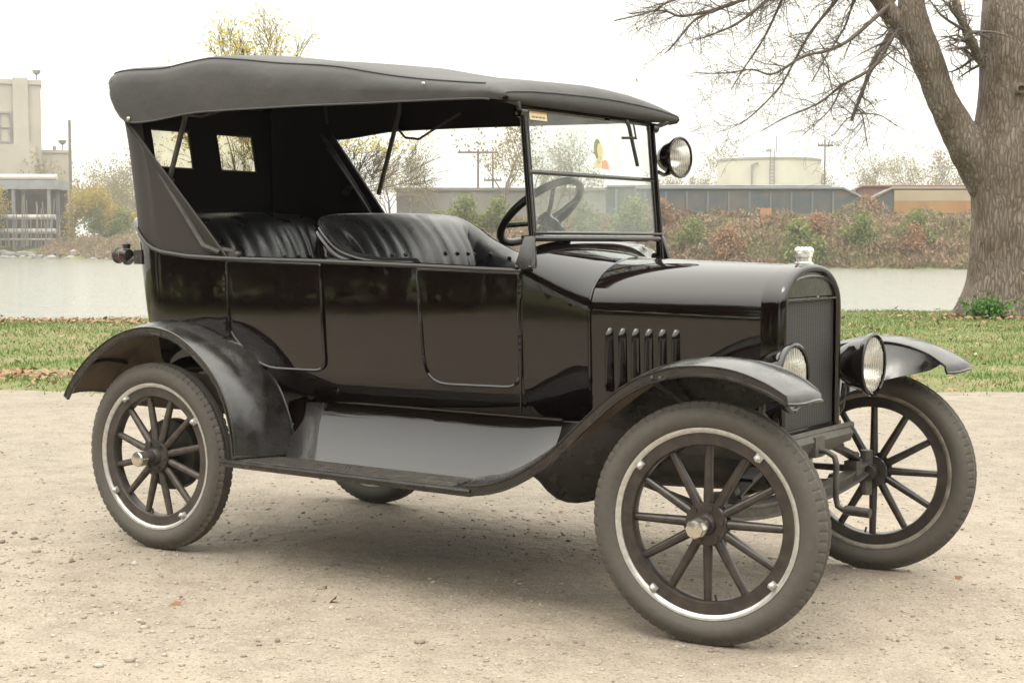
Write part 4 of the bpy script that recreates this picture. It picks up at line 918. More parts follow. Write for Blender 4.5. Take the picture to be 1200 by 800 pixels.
# wheels
def spoke_mesh():
    m = MB(); P = []
    for i in range(9):
        t = i/8; r = .058+(.256-.058)*t; a = (.0165-.0035*t)*(1.0 if i else .9); bb = .018-.006*t
        P.append([(a*math.cos(2*math.pi*k/10), bb*math.sin(2*math.pi*k/10)-.004*(1-t), r) for k in range(10)])
    m.grid(P, cv=True); return m
def make_wheel(loc, rz, rear, rim_m, felloe_m):
    m = MB(); m.lathe([(.246, -.019), (.250, -.024), (.285, -.026), (.287, -.021), (.287, .021), (.285, .026), (.250, .024), (.246, .019)], closed=True, seg=72)
    w = m.build('wheel', felloe_m, car, loc=loc); w.rotation_euler.z = rz
    m = MB(); prof = []
    for k in range(29):
        a = -2.45+4.9*k/28; r = .336+.046*math.cos(a); y = .046*math.sin(a)*1.05
        if abs(a) < .55: r = .3835+.0015*math.cos(a*2.2)
        prof.append((r, y))
    def lug(k, i):
        a = abs(-2.45+4.9*i/28)
        if .42 < a < .85: return -.0055 if k % 5 == 0 else 0
        if .10 < a < .26: return -.007
        if 1.30 < a < 1.50 or 1.85 < a < 2.05: return .0025
        return 0
    m.lathe(prof + [(.296, .032), (.296, -.032)], seg=370, mod=lug, closed=True); m.build('tyre', RUBBER, w, smooth=25)
    m = MB()
    for s in (-1, 1): m.lathe([(.286, s*.022), (.2865, s*.030), (.292, s*.034), (.299, s*.038), (.303, s*.037), (.3035, s*.033), (.299, s*.030), (.292, s*.027)], closed=True, seg=96)
    m.lathe([(.2875, -.030), (.296, -.028), (.296, .028), (.2875, .030)], seg=72); m.build('rim', rim_m, w, smooth=50)
    m = MB(); m.lathe([(0, -.03), (.066, -.03), (.068, -.027), (.068, -.016), (.045, -.012), (.045, .03), (.062, .034), (.062, .05), (0, .05)], seg=40)
    for k in range(6): a = k*math.pi/3+.2; m.lathe([(.0085, 0), (.0085, .008), (0, .009)], (.054*math.cos(a), -.029, .054*math.sin(a)), (0, -1, 0), 6)
    m.lathe([(.036, -.028), (.034, -.045), (.029, -.05), (.029, -.085), (.027, -.09)], seg=24)
    if rear: m.lathe([(0, .05), (.145, .052), (.148, .058), (.148, .10), (.14, .104), (0, .106)], seg=40)
    else: m.lathe([(.03, .05), (.035, .06), (.030, .10), (0, .105)], seg=20)
    m.build('hub', WOOD if not rear else CHASSIS, w)
    m = MB(); m.lathe([(.026, -.088), (.031, -.092), (.031, -.125), (.028, -.131), (.018, -.134), (0, -.135)], seg=8 if not rear else 16); m.build('hub_cap', NICKEL, w, smooth=25)
    sp = spoke_mesh()
    first = sp.build('spoke', WOOD if not rear else mat('rear_spoke', (.035, .028, .024), .45, var=(25, .8, (.085, .066, .052))), w) if True else None
    for k in range(1, 12):
        c = first.copy(); COL.objects.link(c); c.rotation_euler.y = k*math.pi/6
    first.rotation_euler.y = 0
    m = MB(); m.box((0, -.031, 0), (.026, .014, .020)); m.lathe([(.0105, -.036), (.0105, -.045), (.006, -.047), (.006, -.052), (0, -.053)], (0, 0, -.002), (0, 1, 0), 12); 
    for i in range(len(m.v)): x, y, z = m.v[i]; m.v[i] = (x, y, z+.278)
    lg = m.build('rim_lug', rim_m, w, bevel=.002)
    for k in range(4):
        c = lg if k == 0 else lg.copy()
        if k: COL.objects.link(c)
        c.rotation_euler.y = math.radians(38+k*90)
    m = MB(); m.tube([(.03, 0, .278), (.03, -.004, .225)], .004, 6); v = m.build('valve_stem', CHASSIS, w); v.rotation_euler.y = 2.9
    return w
STEER = rad(8.06)
make_wheel((WB, -TR, WR), STEER, False, SILVER, WOOD)
make_wheel((-.005, -TR, WR), rad(3), True, SILVER, WOODR).rotation_euler.y = .3
make_wheel((WB, TR, WR), math.pi+STEER, False, DULLRIM, WOOD)
make_wheel((0, TR, WR), math.pi, True, SILVER, WOODR)

# chassis: frame, axles, springs, engine pan, exhaust
m = MB()
for sg in (-1, 1): m.box((1.18, sg*.30, .575), (2.75, .045, .08))
for x in (-.17, 2.52): m.box((x, 0, .585), (.06, .56, .06))
frame = m.build('frame', CHASSIS, car, bevel=.006)
m = MB(); P = []
for x in np.linspace(1.25, 2.46, 10):
    t = (x-1.25)/1.21; w = .12+.10*math.sin(math.pi*t)**.5; zb_ = .36+.05*abs(t-.5)
    P.append([(x, w*math.cos(a), .52-(.52-zb_)*abs(math.sin(a))**.7) for a in np.linspace(0, math.pi, 14)])
m.grid(P); m.box((1.85, 0, .60), (1.2, .40, .14)); m.build('engine_pan', CHASSIS, car)
m = MB(); m.tube([(1.25, 0, .46), (.1, 0, .385)], .028, 10); m.lathe([(.03, -.16), (.10, -.10), (.125, 0), (.10, .10), (.03, .16)], (0, 0, WR), (0, 1, 0), 24); m.tube([(0, -.56, WR), (0, .56, WR)], .032, 12)
m.tube([(1.1, -.03, .44), (.02, -.5, WR-.02)], .014, 8); m.tube([(1.1, .03, .44), (.02, .5, WR-.02)], .014, 8)
m.build('rear_axle', CHASSIS, car)
m = MB(); m.tube([(.35, .16, .44), (.95, .16, .46)], .07, 14); m.tube([(.95, .16, .46), (1.9, .2, .55)], .02, 8); m.tube([(.35, .16, .44), (-.1, .16, .43)], .018, 8); m.build('muffler', CHASSIS, car)
def leafspring(x, z0, z1, half, name):
    m = MB()
    for k in range(5):
        h = half*(1-.17*k); P = []
        for i in range(13):
            u = -1+2*i/12; y = u*h; z = z1-(z1-z0)*(y/half)**2+.009*k
            P.append([(x-.024, y, z), (x+.024, y, z), (x+.024, y, z+.008), (x-.024, y, z+.008)])
        m.grid(P, cv=True)
    m.build(name, CHASSIS, car, smooth=30)
leafspring(2.54, .44, .545, .50, 'front_spring'); leafspring(-.05, .46, .60, .50, 'rear_spring')
m = MB(); P = []      # I-beam front axle
pr_ = [(-.022, -.026), (.022, -.026), (.022, -.016), (.006, -.012), (.006, .012), (.022, .016), (.022, .026), (-.022, .026), (-.022, .016), (-.006, .012), (-.006, -.012), (-.022, -.016)]
for y in np.linspace(-.60, .60, 17): P.append([(2.54+a, y, .385+.025*(abs(y)/.6)**3-.025*(1-(y/.6)**2)+b_) for a, b_ in pr_])
m.grid(P, cv=True)
for sg in (-1, 1):
    m.tube([(2.54, sg*.60, .30), (2.54, sg*.60, .47)], .024, 10); m.tube([(2.54, sg*.60, .385), (2.54, sg*.67, .385)], .022, 10)
    m.tube([(2.54, sg*.46, .40), (2.535, sg*.50, .47)], .018, 8); m.box((2.54, sg*.47, .42), (.05, .05, .05))
m.build('front_axle', GREYIRON, car, smooth=35)
m = MB(); m.tube([(2.42, -.58, .35), (2.42, .58, .35)], .012, 8)
for sg in (-1, 1): m.tube([(2.54, sg*.60, .36), (2.41, sg*.575, .35)], .016, 8); m.ball((2.42, sg*.57, .352), .026, 8)
m.tube([(2.36, .5, .40), (2.40, -.5, .37)], .010, 8)
m.tube([(2.53, -.46, .36), (1.75, 0, .40), (2.53, .46, .36)], .012, 8); m.build('steering_linkage', CHASSIS, car)
m = MB(); P = []      # front apron below the radiator
for y in np.linspace(-.30, .30, 13): P.append([(2.60-.02*abs(y), y, .60), (2.612, y, .575), (2.60, y, .545), (2.585, y, .515+.12*abs(y)**1.3)])
m.sheet(P, .006); m.tube([(2.59, -.33, .60), (2.59, .33, .60)], .012, 8); m.box((2.60, .0, .555), (.03, .075, .07)); m.build('front_apron', GREYIRON, car, smooth=35)
m = MB(); m.tube([(2.56, 0, .545), (2.64, 0, .54), (2.668, 0, .525), (2.675, 0, .50), (2.675, 0, .385), (2.682, 0, .355), (2.70, 0, .345), (2.79, 0, .342)], .0105, 10); m.tube([(2.71, 0, .344), (2.80, 0, .342)], .017, 10); m.build('starting_crank', CHASSIS, car)

# headlamps
def lamp(c, ax, R, name, bracket, mi=PAINT):
    ax = V3(ax).normalized(); m = MB()
    m.lathe([(0, -R*1.35), (R*.30, -R*1.30), (R*.62, -R*1.05), (R*.86, -R*.62), (R*.95, -R*.2), (R*.97, -R*.12), (R*1.06, -R*.12), (R*1.10, -R*.02), (R*1.09, R*.06), (R*1.02, R*.10), (R*.96, R*.07)], c, ax, 40)
    o = m.build(name, mi, car, smooth=50)
    m = MB(); m.lathe([(R*.96, R*.02), (R*.7, R*.085), (R*.35, R*.115), (0, R*.125)], c, ax, 40); ln = m.build('lens', LENSG, o)
    m = MB(); m.lathe([(R*.95, 0), (R*.85, -R*.45), (R*.55, -R*.85), (R*.2, -R*1.05), (0, -R*1.08)], c, ax, 40)
    m.build('reflector', REFLECT, o)
    # vertical flutes of the lens
    m = MB(); e1 = V3((0, 0, 1)); e1 = (e1-ax*e1.dot(ax)).normalized(); e2 = ax.cross(e1); n = 11
    for k in range(n):
        u = -1+2*(k+.5)/n; h = math.sqrt(max(0, 1-u*u))*.93; b0 = V3(c)+ax*(R*.02)+e2*(u*R*.93)
        m.tube([tuple(b0-e1*h*R), tuple(b0+ax*R*.085*(1-u*u)), tuple(b0+e1*h*R)], R*.012, 4)
    m.build('lens_flutes', mat('flute_glass', (.62, .56, .50), .3) if 'flute_glass' not in bpy.data.materials else bpy.data.materials['flute_glass'], o)
    m = MB(); m.tube(bracket, R*.11, 8); m.build('bracket', PAINT_D, o); return o
for sg in (-1, 1): lamp((2.665, sg*.335, .822), (1, 0, 0), .105, 'headlamp', [(2.56, sg*.335, .75), (2.55, sg*.335, .66), (2.52, sg*.31, .60)])
m = MB(); m.tube([(2.555, -.335, .70), (2.545, -.25, .655), (2.545, .25, .655), (2.555, .335, .70)], .011, 8)
for sg in (-1, 1): m.tube([(2.55, sg*.335, .68), (2.50, sg*.50, .80)], .010, 8)
m.build('lamp_tie_bar', PAINT_D, car)
lamp((1.748, .545, 1.606), (.97, -.10, 0), .077, 'spot_lamp', [(1.70, .455, 1.545), (1.70, .50, 1.535), (1.705, .545, 1.545)])
# tail lamp
m = MB(); m.lathe([(0, -.035), (.028, -.033), (.030, .03), (.034, .034), (.034, .042), (0, .044)], (-.425, -.49, 1.205), (-1, 0, 0), 20); m.lathe([(.016, 0), (.018, .02), (.006, .03), (0, .031)], (-.41, -.49, 1.235), (0, 0, 1), 12); tl_ = m.build('tail_lamp', CHASSIS, car)
m = MB(); m.lathe([(.027, .043), (.015, .05), (0, .052)], (-.425, -.49, 1.205), (-1, 0, 0), 16); m.lathe([(.02, .029), (.01, .034), (0, .035)], (-.415, -.49, 1.205), (0, -1, 0), 14); m.build('lens', REDLENS, tl_)
m = MB(); m.tube([(-.42, -.49, 1.175), (-.38, -.50, 1.175), (-.33, -.515, 1.195), (-.28, -.53, 1.20)], .010, 8); m.box((-.285, -.525, 1.20), (.05, .02, .06)); m.build('bracket', CHASSIS, tl_)

# windshield
WSX = lambda z: 1.7083-.0917*(z-1.288)
posts = []; brs = []
for sg in (-1, 1):
    ws = MB(); posts.append(ws)
    ws.tube([(WSX(z)+.002, sg*.452, z) for z in (1.16, 1.28, 1.5, 1.735)], .0125, 10, flat=.8)
    bk = MB(); brs.append((bk, sg)); bk.prism([(1.693, sg*.450, 1.285), (1.722, sg*.450, 1.285), (1.745, sg*.478, 1.170), (1.672, sg*.490, 1.165)], (0, sg*.024, 0))
    for x in (1.685, 1.735): ws.ball((x, sg*(.512 if x < 1.7 else .502), 1.176), .008, 8)
    ws.lathe([(.02, -.02), (.02, .02)], (WSX(1.72), sg*.463, 1.722), (0, sg, 0), 12); ws.lathe([(0, .0), (.013, .004), (.013, .022), (0, .024)], (WSX(1.7), sg*.468, 1.722), (0, sg, 0), 10)
m = MB(); m.tube([(WSX(1.275), -.45, 1.277), (WSX(1.275), .45, 1.277)], .012, 8); m.tube([(WSX(1.3)+.012, -.45, 1.296), (WSX(1.3)+.012, .45, 1.296)], .006, 8); wso = m.build('windshield', PAINT, car, smooth=35)
for q in posts: q.build('post', PAINT, wso, smooth=35)
for q, s in brs: q.build('foot_bracket', PAINT_D, wso, bevel=.003)
m = MB(); m.tube([(WSX(1.51), -.44, 1.512), (WSX(1.51), .44, 1.512)], .0085, 8); m.build('middle_rail', PAINT, wso)
m = MB(); m.tube([(WSX(1.735), -.45, 1.735), (WSX(1.735), .45, 1.735)], .009, 8); m.build('top_rail', PAINT, wso)
for sg in (-1, 1):
    m = MB(); m.tube([(WSX(z), sg*.428, z) for z in (1.28, 1.735)], .0075, 8); m.build('glass_channel', PAINT, wso)
for z0, z1 in ((1.290, 1.508), (1.516, 1.732)):
    m = MB(); m.prism([(WSX(z0)-.002, -.428, z0), (WSX(z0)-.002, .428, z0), (WSX(z1)-.002, .428, z1), (WSX(z1)-.002, -.428, z1)], (.004, 0, 0)); m.build('glass_pane', GLASS, wso, smooth=0)
m = MB(); m.tube([(1.712, .185, 1.733), (1.72, .192, 1.71), (1.722, .255, 1.56)], .0075, 8); m.tube([(1.70, .17, 1.665), (1.74, .205, 1.665)], .005, 6); m.tube([(1.735, .2, 1.72), (1.738, .217, 1.66)], .004, 6); m.build('wiper', CHASSIS, wso)
dc = MB(); x = lambda z: WSX(z)+.0035
def flatpoly(mb, pts, mi): mb.prism([(x(z), y, z) for y, z in pts], (.0012, 0, 0), mi)
fc = [(.033+.021*math.cos(a), 1.610+.030*math.sin(a)) for a in np.linspace(0, 2*math.pi, 20, endpoint=False)]
flatpoly(dc, [(-.004+.033+.026*math.cos(a)-.002, 1.614+.040*math.sin(a)) for a in np.linspace(0, 2*math.pi, 20, endpoint=False)], 1)
for i in range(len(dc.v)): pass
d2 = MB(); xx = x; x = lambda z: WSX(z)+.0049; flatpoly(d2, [(p[0]+.006, p[1]-.002) for p in fc], 0); flatpoly(d2, [(.018, 1.585), (.05, 1.585), (.054, 1.565), (.018, 1.560)], 0)
flatpoly(d2, [(-.012, 1.548), (.0, 1.566), (.02, 1.572), (.045, 1.556), (.045, 1.545), (-.012, 1.542)], 0)
flatpoly(d2, [(.050, 1.570), (.075, 1.577), (.092, 1.565), (.096, 1.54), (.048, 1.543)], 2)
do = dc.build('decal', [GREENISH, GREENISH], wso, smooth=0); d2.build('decal_figure', [SKINC, OCHRE, ORANGE], do, smooth=0)
x = lambda z: WSX(z)+.0035
m = MB(); flatpoly(m, [(-.415, 1.698), (-.305, 1.698), (-.305, 1.722), (-.415, 1.722)], 0); flatpoly(m, [(-.415, 1.7225), (-.305, 1.7225), (-.305, 1.732), (-.415, 1.732)], 1)
x = lambda z: WSX(z)+.0049
for yy in (-.40, -.378, -.356, -.334): flatpoly(m, [(yy, 1.706), (yy+.015, 1.706), (yy+.015, 1.711), (yy, 1.711)], 2)
m.build('sticker', [CREAM, OCHRE, mat('sticker_ink', (.2, .14, .08), .6)], wso, smooth=0)

# seats: padded U-shaped backs with pleats and buttons, plus cushions
def seat(path, tops, lean, zbot, name, pleat, btn_z, rail):
    n = 150; S = spline([(x, y, z) for (x, y), z in zip(path, tops)], n); S = np.array(S)
    T = np.gradient(S[:, :2], axis=0); T /= np.linalg.norm(T, axis=1, keepdims=True); N = np.stack([T[:, 1], -T[:, 0]], 1)
    cen = np.array([path[len(path)//2][0]+.4, 0]);
    if ((cen-S[n//2, :2])*N[n//2]).sum() < 0: N = -N
    Nk = np.exp(-.5*(np.arange(-20, 21)/8.0)**2); Nk /= Nk.sum(); N = np.stack([np.convolve(np.pad(N[:, q], 20, 'edge'), Nk, 'valid') for q in (0, 1)], 1)
    L = np.concatenate([[0], np.cumsum(np.linalg.norm(np.diff(S[:, :2], axis=0), axis=1))]); P = []; bts = []
    for i in range(n):
        x, y, z = S[i]; nx, ny = N[i]; ph = L[i]/pleat; bump = abs(math.sin(math.pi*ph))**.32; row = []
        fr = min(1, i/7, (n-1-i)/7); th = (.05+.045*fr)
        H = z-zbot
        prof = [(0, zbot), (0, z-.25*min(.3, H)), (0, z-.03), (.006, z-.008), (.018, z+.002), (.032*1, z-.002)]
        for o, zz in prof: row.append((x+nx*o, y+ny*o, zz))
        for j in range(1, 15):
            v = j/14; zz = z-.006-(z-.006-zbot)*v; d = .030+th*math.sin(math.pi*min(1, v*1.15+.08)/1.25)**.8 + lean*v*H*fr
            d += .014*(bump-.7)*min(1, v*3.5)*min(1, fr+.3)
            row.append((x+nx*d, y+ny*d, zz))
        P.append(row)
        k = round(ph)
        if abs(ph-k) < .5*(L[-1]/n)/pleat and 0 < i < n-1 and 10 < i < n-10: bts.append((i, k))
    m = MB(); m.grid(P)
    for r in (P[0], P[-1]): m.add(r, [tuple(range(len(r)))])
    so = m.build(name, LEATHER, car, smooth=70)
    for i, k in bts:
        row = P[i][6:]; j = min(range(len(row)), key=lambda q: abs(row[q][2]-btn_z)); c = row[j]; nx, ny = N[i]
        m = MB(); m.ball((c[0]+nx*.004, c[1]+ny*.004, c[2]), .0095, 8); m.build('button', LEATHER, so)
    m = MB(); m.tube([(p[3][0], p[3][1], p[3][2]+.004) for p in P], .0065, 6); m.build('piping', LEATHER, so)
    return P, so
fp = [(1.215, -.512), (1.02, -.514), (.86, -.508), (.765, -.498), (.69, -.455), (.668, -.36), (.664, -.15), (.664, .15), (.668, .36), (.69, .455), (.765, .498), (.86, .508), (1.02, .512), (1.215, .505)]
ft = [1.202, 1.207, 1.240, 1.300, 1.352, 1.372, 1.380, 1.384, 1.380, 1.368, 1.325, 1.268, 1.207, 1.197]
P, fs = seat(fp, ft, .42, 1.00, 'front_seat', .088, 1.205, True)
k = [p[1] for p in P]
m = MB(); m.sheet([[(p[0][0], p[0][1], .80+.0*i), (p[0][0], p[0][1], 1.0), (p[2][0]*1.0, p[2][1]*1.004, p[2][2]-.02)] for i, p in enumerate(P)], .006); m.build('seat_shell', PAINT, fs, smooth=50)
arc = [p for p in P if p[3][1] < 0 and p[3][0] > .70]
m = MB(); m.tube([(p[3][0], p[3][1]-.012, p[3][2]-.028) for p in arc], .0135, 8); m.tube([(p[3][0], p[3][1]-.006, p[3][2]-.008) for p in arc], .008, 8); m.build('arm_rail', PAINT, fs)
m = MB(); q = arc[0][3]; m.lathe([(.0, -.02), (.017, -.018), (.017, .01), (0, .012)], (q[0]-.0, q[1]-.012, q[2]-.022), (1, 0, 0), 14); m.build('rail_cap', NICKEL, fs)
rp_ = [(.235, -.53), (.10, -.53), (-.03, -.525), (-.15, -.505), (-.235, -.44), (-.262, -.33), (-.27, -.12), (-.27, .12), (-.262, .33), (-.235, .44), (-.15, .505), (-.03, .525), (.10, .53), (.235, .53)]
rt_ = [1.20, 1.21, 1.235, 1.30, 1.362, 1.385, 1.395, 1.400, 1.396, 1.385, 1.34, 1.27, 1.21, 1.20]
P2, rs_ = seat(rp_, rt_, .42, 1.00, 'rear_seat', .098, 1.20, False)
def cushion(x0, x1, hw, z0, z1, par, pl):
    m = MB(); P = []
    for i in range(9):
        u = i/8; x_ = x0+(x1-x0)*u; row = []
        for j in range(45):
            v = -1+2*j/44; e = (1-abs(2*u-1)**6)*(1-abs(v)**10); row.append((x_, v*hw, z0+(z1-z0)*max(0, e)**.5+.010*abs(math.sin(j*math.pi/4))**.5*max(0, e)))
        P.append(row)
    m.grid(P); m.box(((x0+x1)/2, 0, (z0+.70)/2+.0), (x1-x0-.02, hw*2-.02, z0-.70)); m.build('cushion', LEATHER, par, smooth=60)
cushion(.78, 1.26, .47, .93, 1.04, fs, .09); cushion(-.18, .34, .48, .93, 1.04, rs_, .09)
m = MB(); m.tube([(.655, -.36, 1.17), (.64, .0, 1.16), (.655, .36, 1.17)], .008, 6); m.tube([(.30, -.40, 1.155), (.62, .36, 1.245)], .012, 6, flat=.3); m.build('robe_strap', STRAP, fs)

# steering wheel and dash
a_ = rad(50); n_ = V3((math.cos(a_), 0, -math.sin(a_))); e1 = V3((0, 1, 0)); e2 = n_.cross(e1); C0 = V3((1.225, .31, 1.388))
m = MB(); m.tube([tuple(C0+(e1*math.cos(t)+e2*math.sin(t))*.195) for t in np.linspace(0, 2*math.pi, 48, endpoint=False)], .0165, 10, closed=True); sw = m.build('steering_wheel', mat('wheel_rim_black', (.016, .015, .015), .3), car)
for k in range(4):
    t = k*math.pi/2+.5; m = MB(); m.tube([tuple(C0+n_*.045), tuple(C0+n_*.03+(e1*math.cos(t)+e2*math.sin(t))*.09), tuple(C0+(e1*math.cos(t)+e2*math.sin(t))*.19)], .0095, 8); m.build('spoke', PAINT_D, sw)
m = MB(); m.lathe([(0, -.01), (.03, -.008), (.034, .03), (.045, .05), (.045, .09), (.02, .11), (.02, .9)], tuple(C0+n_*.03), tuple(n_), 20)
for s in (-1, 1): m.tube([tuple(C0+n_*.11), tuple(C0+n_*.10+e1*s*.08-e2*.03), tuple(C0+n_*.085+e1*s*.15-e2*.06)], .005, 6)
m.build('column', PAINT_D, sw)
m = MB(); m.box((1.66, 0, 1.13), (.02, .90, .13)); m.build('dashboard', PAINT_D, car, bevel=.004)

# the folding top
ZS = curve([-.52, -.46, -.40, -.26, -.05, .10, .23, .40, .59, .90, 1.10, 1.31, 1.50, 1.69, 1.76], [1.965, 1.976, 1.988, 1.994, 1.988, 2.000, 2.008, 1.992, 1.966, 1.930, 1.893, 1.858, 1.833, 1.806, 1.782])
ZV = curve([-.52, -.40, -.35, -.30, -.24, -.17, .21, .60, .94, 1.30, 1.58, 1.70, 1.79], [1.93, 1.895, 1.855, 1.80, 1.765, 1.760, 1.784, 1.781, 1.775, 1.768, 1.762, 1.748, 1.726])
def canopy():
    Pn = []
    st = [(-.474, 1.895, .462, 0), (-.490, 1.925, .468, .12), (-.489, 1.950, .482, .35), (-.474, 1.968, .502, .6), (-.448, 1.979, .528, .8), (-.420, 1.986, .555, .93), (-.39, 1.990, .580, 1)]
    HWX = curve([-.40, -.36, -.33, -.28, -.2], [.574, .597, .607, .614, .616]); xs = list(np.linspace(-.36, 1.645, 56))
    st += [(x, ZS(x), HWX(x), 1) for x in xs] + [(1.683, 1.797, .612, .9), (1.704, 1.782, .603, .55), (1.710, 1.765, .597, .22), (1.703, 1.752, .592, .06), (1.67, 1.747, .588, .0)]
    for (x, zs, hw, k) in st:
        zb = zs+(ZV(x)-zs)*k; row = []
        hh_ = zs-zb; half = [(1.0, zb), (1.010, zb+hh_*.35), (1.006, zs-min(.075*k, .52*hh_)), (.990, zs-min(.036*k, .27*hh_)), (.955, zs-min(.010*k, .09*hh_)), (.90, zs+.003*k), (.75, zs+.016*k), (.5, zs+.030*k), (.25, zs+.038*k)]
        for yf, z in half: row.append((x, -hw*yf, z))
        row.append((x, 0, zs+.042*k))
        for yf, z in reversed(half): row.append((x, hw*yf, z))
        # cloth sag and soft folds
        nr_ = []
        for j, (a, b, c) in enumerate(row):
            e = min(1, k)*(1 if 1 < j < len(row)-2 else .3)
            fold = .013*noise.noise((a*1.0+3, b*3, c*13))+.006*noise.noise((a*3.2, b*4, c*9))
            nr_.append((a, b+math.copysign(fold, b)*e if abs(b) > .55 else b, c+fold*.4*e))
        Pn.append(nr_)
    return Pn
CP = canopy()
m = MB(); m.sheet(CP, .005, 0, 1, flip=True); top = m.build('canvas_top', [CANVAS, CANVAS_IN], car, smooth=60)
m = MB()
for j in (0, -1): m.tube([r[j] for r in CP[5:-5]], .004, 6)
m.tube([(p[0]+.0, p[1], p[2]) for p in CP[-4]], .004, 6)
for j in (4, -5): m.tube([(p[j][0], p[j][1], p[j][2]+.002) for p in CP[4:-6]], .003, 6)
m.tube([(p[0], p[1], p[2]+.001) for p in CP[5][1:-1]], .003, 6)
m.build('seam', CANVAS, top)
m = MB(); m.lathe([(0, 0), (.0065, .002), (.005, .008), (0, .010)], (1.36, -.622, 1.825), (-.2, -1, .1), 10, )
m.lathe([(0, 0), (.010, .003), (.008, .010), (0, .012)], (-.225, -.618, 1.778), (-.3, -1, -.1), 10); m.build('fastener', NICKEL, top)
# rear and quarter curtain with two windows
def xfront(z, sg=-1):
    a, b = (.285, -.262) if sg < 0 else (.325, -.19)
    return a+(b-a)*(z-1.205)/(1.77-1.205)
vr = [0, .1, .2, .3, .3966, .5, .6, .6897, .78, .88, .95, 1.0]
def cur_pt(kind, val, v, sg):
    if kind == 'y': zb = 1.366
    if kind == 'c': zb = ZB(rear_pt(val, 1.36)[0])
    if kind == 'f': zb = None
    bow = curve([1.2, 1.36, 1.5, 1.68, 1.83, 1.95], [0, 0, -.012, -.03, -.07, -.095])
    wid = lambda z: .557+.035*min(1, max(0, (z-1.2)/.5))
    if kind == 'y':
        z = zb+(1.945-zb)*v; x = .05-.455+bow(z); return (x+.018*(abs(val)/.5)**4, val, z)
    if kind == 'c':
        z = zb+.006+(1.945-zb)*v; p = rear_pt(val, 1.36, .455); y = p[1]/.56*wid(z); return (p[0]+bow(z)*min(1, math.cos(val)**.3), sg*y, z)
    # quarter panel between the slanted front edge and x=.05-ish column
    z0 = 1.206; z = z0+(1.945-z0)*v; return None
cols = []
ys = [-.40, -.31, -.20, -.085, 0, .085, .20, .31, .40]
cs = [math.asin(min(1, (.43/.56)**2.25))+k*(1.395-math.asin((.43/.56)**2.25))/10 for k in range(11)]
def quarter(sg):
    out = []
    # columns going forward from the corner end (x about -.2) to the slanted edge
    for k in range(1, 13):
        t = k/12; col = []
        for v in vr:
            xb0 = -.16; zb = None
            x_edge_low = .285 if sg < 0 else .325; xlow = xb0+(x_edge_low-xb0)*t; z0 = ZB(xlow)+.006; z = z0+(1.945-z0)*v
            xf = max(xfront(z, sg), -.34); xs_ = -.16 if False else min(xb0, xf-.02)
            x_ = xs_+(xf-xs_)*t
            if v == 0: x_ = xlow
            col.append((x_, sg*(.557+.035*min(1, max(0, (z-1.2)/.5))+.004), z))
        out.append(col)
    return out
right = [list(c) for c in quarter(-1)][::-1] + [[cur_pt('c', t, v, -1) for v in vr] for t in reversed(cs)]
left = [[cur_pt('c', t, v, 1) for v in vr] for t in cs] + quarter(1)
full = right + [[cur_pt('y', y, v, 1) for v in vr] for y in ys] + left
iy0 = len(right)
def hole(i, j):
    if j not in (4, 5, 6): return False
    a = i-iy0
    return a in (1, 2, 5, 6)
m = MB(); A = np.array(full); du = np.gradient(A, axis=0); dv = np.gradient(A, axis=1); Nn = np.cross(du, dv); Nn /= np.linalg.norm(Nn, axis=2, keepdims=True)+1e-9
m.grid(full, 0, skip=hole); m.grid((A+Nn*.004).tolist(), 1, skip=hole)
cen = Nn[iy0+4, 5]
rc = m.build('rear_curtain', [CURTAIN if cen[0] > 0 else CANVAS_IN, CANVAS_IN if cen[0] > 0 else CURTAIN], car, smooth=60, recalc=False)
for a in (1, 5):
    q = [full[iy0+a][4], full[iy0+a+2][4], full[iy0+a+2][7], full[iy0+a][7]]
    m = MB(); m.prism(q, (.002, 0, 0)); wn_ = m.build('window', CELL, rc, smooth=0)
    m = MB(); m.tube(q + [q[0]], .006, 6); m.build('window_binding', CURTAIN, wn_)
for sg, Q in ((-1, full[0]), (1, full[-1])):
    m = MB(); m.tube([(p[0], p[1]+sg*.002, p[2]) for p in Q if p[2] < 1.80], .007, 6); m.build('edge_binding', CURTAIN, rc)
m = MB(); m.box((-.395, .43, 1.60), (.01, .085, .62)); m.build('back_stay_pad', CANVAS_IN, rc, smooth=0)
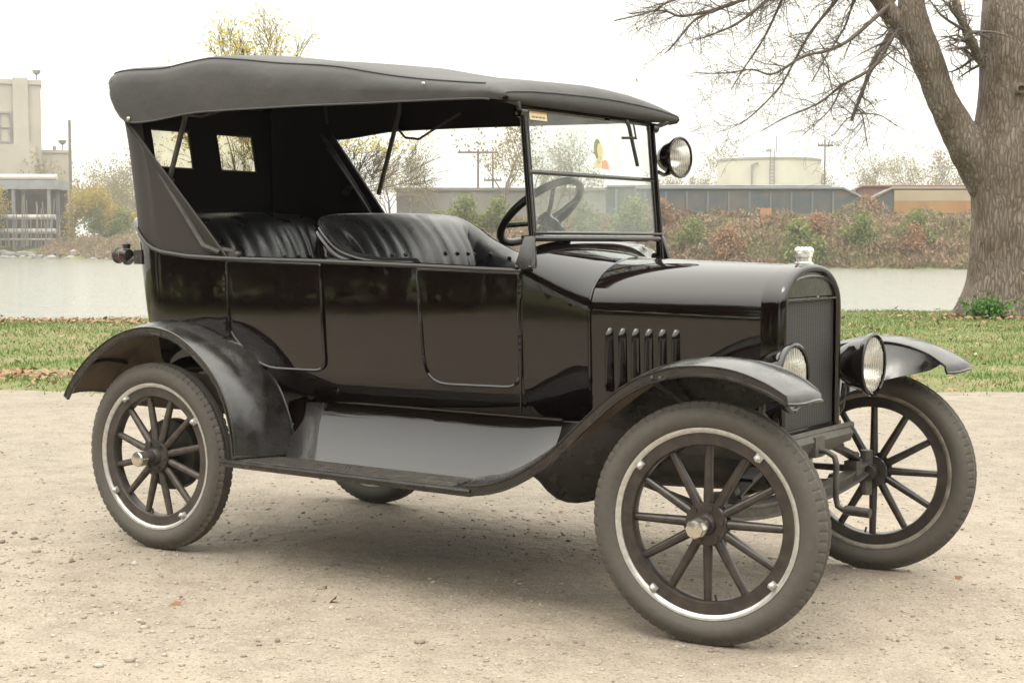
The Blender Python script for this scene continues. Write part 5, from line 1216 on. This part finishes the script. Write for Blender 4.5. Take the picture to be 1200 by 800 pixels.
for sg in (-1, 1):
    m = MB(); y = sg*.575; y2 = sg*.553
    m.tube([(q[0]+(.05 if sg > 0 else 0), y, q[1]) for q in ((.262, 1.222), (.165, 1.25), (-.07, 1.522), (-.292, 1.785))], .0115, 8)
    m.tube([(q[0]+(.06 if sg > 0 else 0), y2, q[1]) for q in ((.135, 1.262), (-.05, 1.49), (-.245, 1.715))], .008, 8)
    m.tube([(.23, y2, 1.235), (.33, y2, 1.222)], .013, 8); m.box((.33, sg*.56, 1.218), (.05, .03, .022)); m.ball((.36, sg*.572, 1.216), .013, 8)
    m.tube([(-.075, y2, 1.495), (-.045, y2, 1.525)], .016, 8); m.build('top_iron', CHASSIS, top)
    m = MB(); m.tube([(-.065, y2, 1.505), (.048, y2, 1.79), (.075, y2, 1.90)], .011, 8) if sg < 0 else m.tube([(.135, y2, 1.487), (.262, y2, 1.86), (.27, y2, 1.93)], .011, 8)
    m.tube([(.05, y2, 1.785), (.14, y2, 1.775), (.24, y2, 1.79), (.32, y2, 1.80)] if sg < 0 else [(.24, y2, 1.80), (.30, y2, 1.745), (.38, y2, 1.735), (.50, y2, 1.79), (.62, y2, 1.84)], .006, 6); m.build('strut', CHASSIS, top)
for x_, zo in ((.23, -.03), (.95, -.03), (1.62, -.03)):
    m = MB(); m.tube([(x_, y, ZS(x_)+zo+.028*(1-(y/.58)**2)) for y in np.linspace(-.575, .575, 15)], .018, 8); m.build('top_bow', mat('bow_wood', (.03, .022, .017), .6), top)
for sg in (-1, 1):
    m = MB(); m.tube([(1.62, sg*.56, 1.775), (1.70, sg*.52, 1.745), (WSX(1.72), sg*.47, 1.725)], .010, 8); m.build('top_clamp', CHASSIS, top)
# ---------------------------------------------------------------- air
HAZE = bpy.data.materials.new('haze_air'); HAZE.use_nodes = True; nt = HAZE.node_tree; nt.nodes.clear()
out = nt.nodes.new('ShaderNodeOutputMaterial'); pv = nt.nodes.new('ShaderNodeVolumePrincipled'); pv.inputs['Color'].default_value = (.96, .95, .92, 1); pv.inputs['Density'].default_value = .00052; pv.inputs['Anisotropy'].default_value = .2
nt.links.new(pv.outputs[0], out.inputs['Volume'])
m = MB(); sbox(m, -440, 440, -240, 660, -3.8, 36)
hz = m.build('haze', HAZE, smooth=0); tag(hz, kind='stuff')
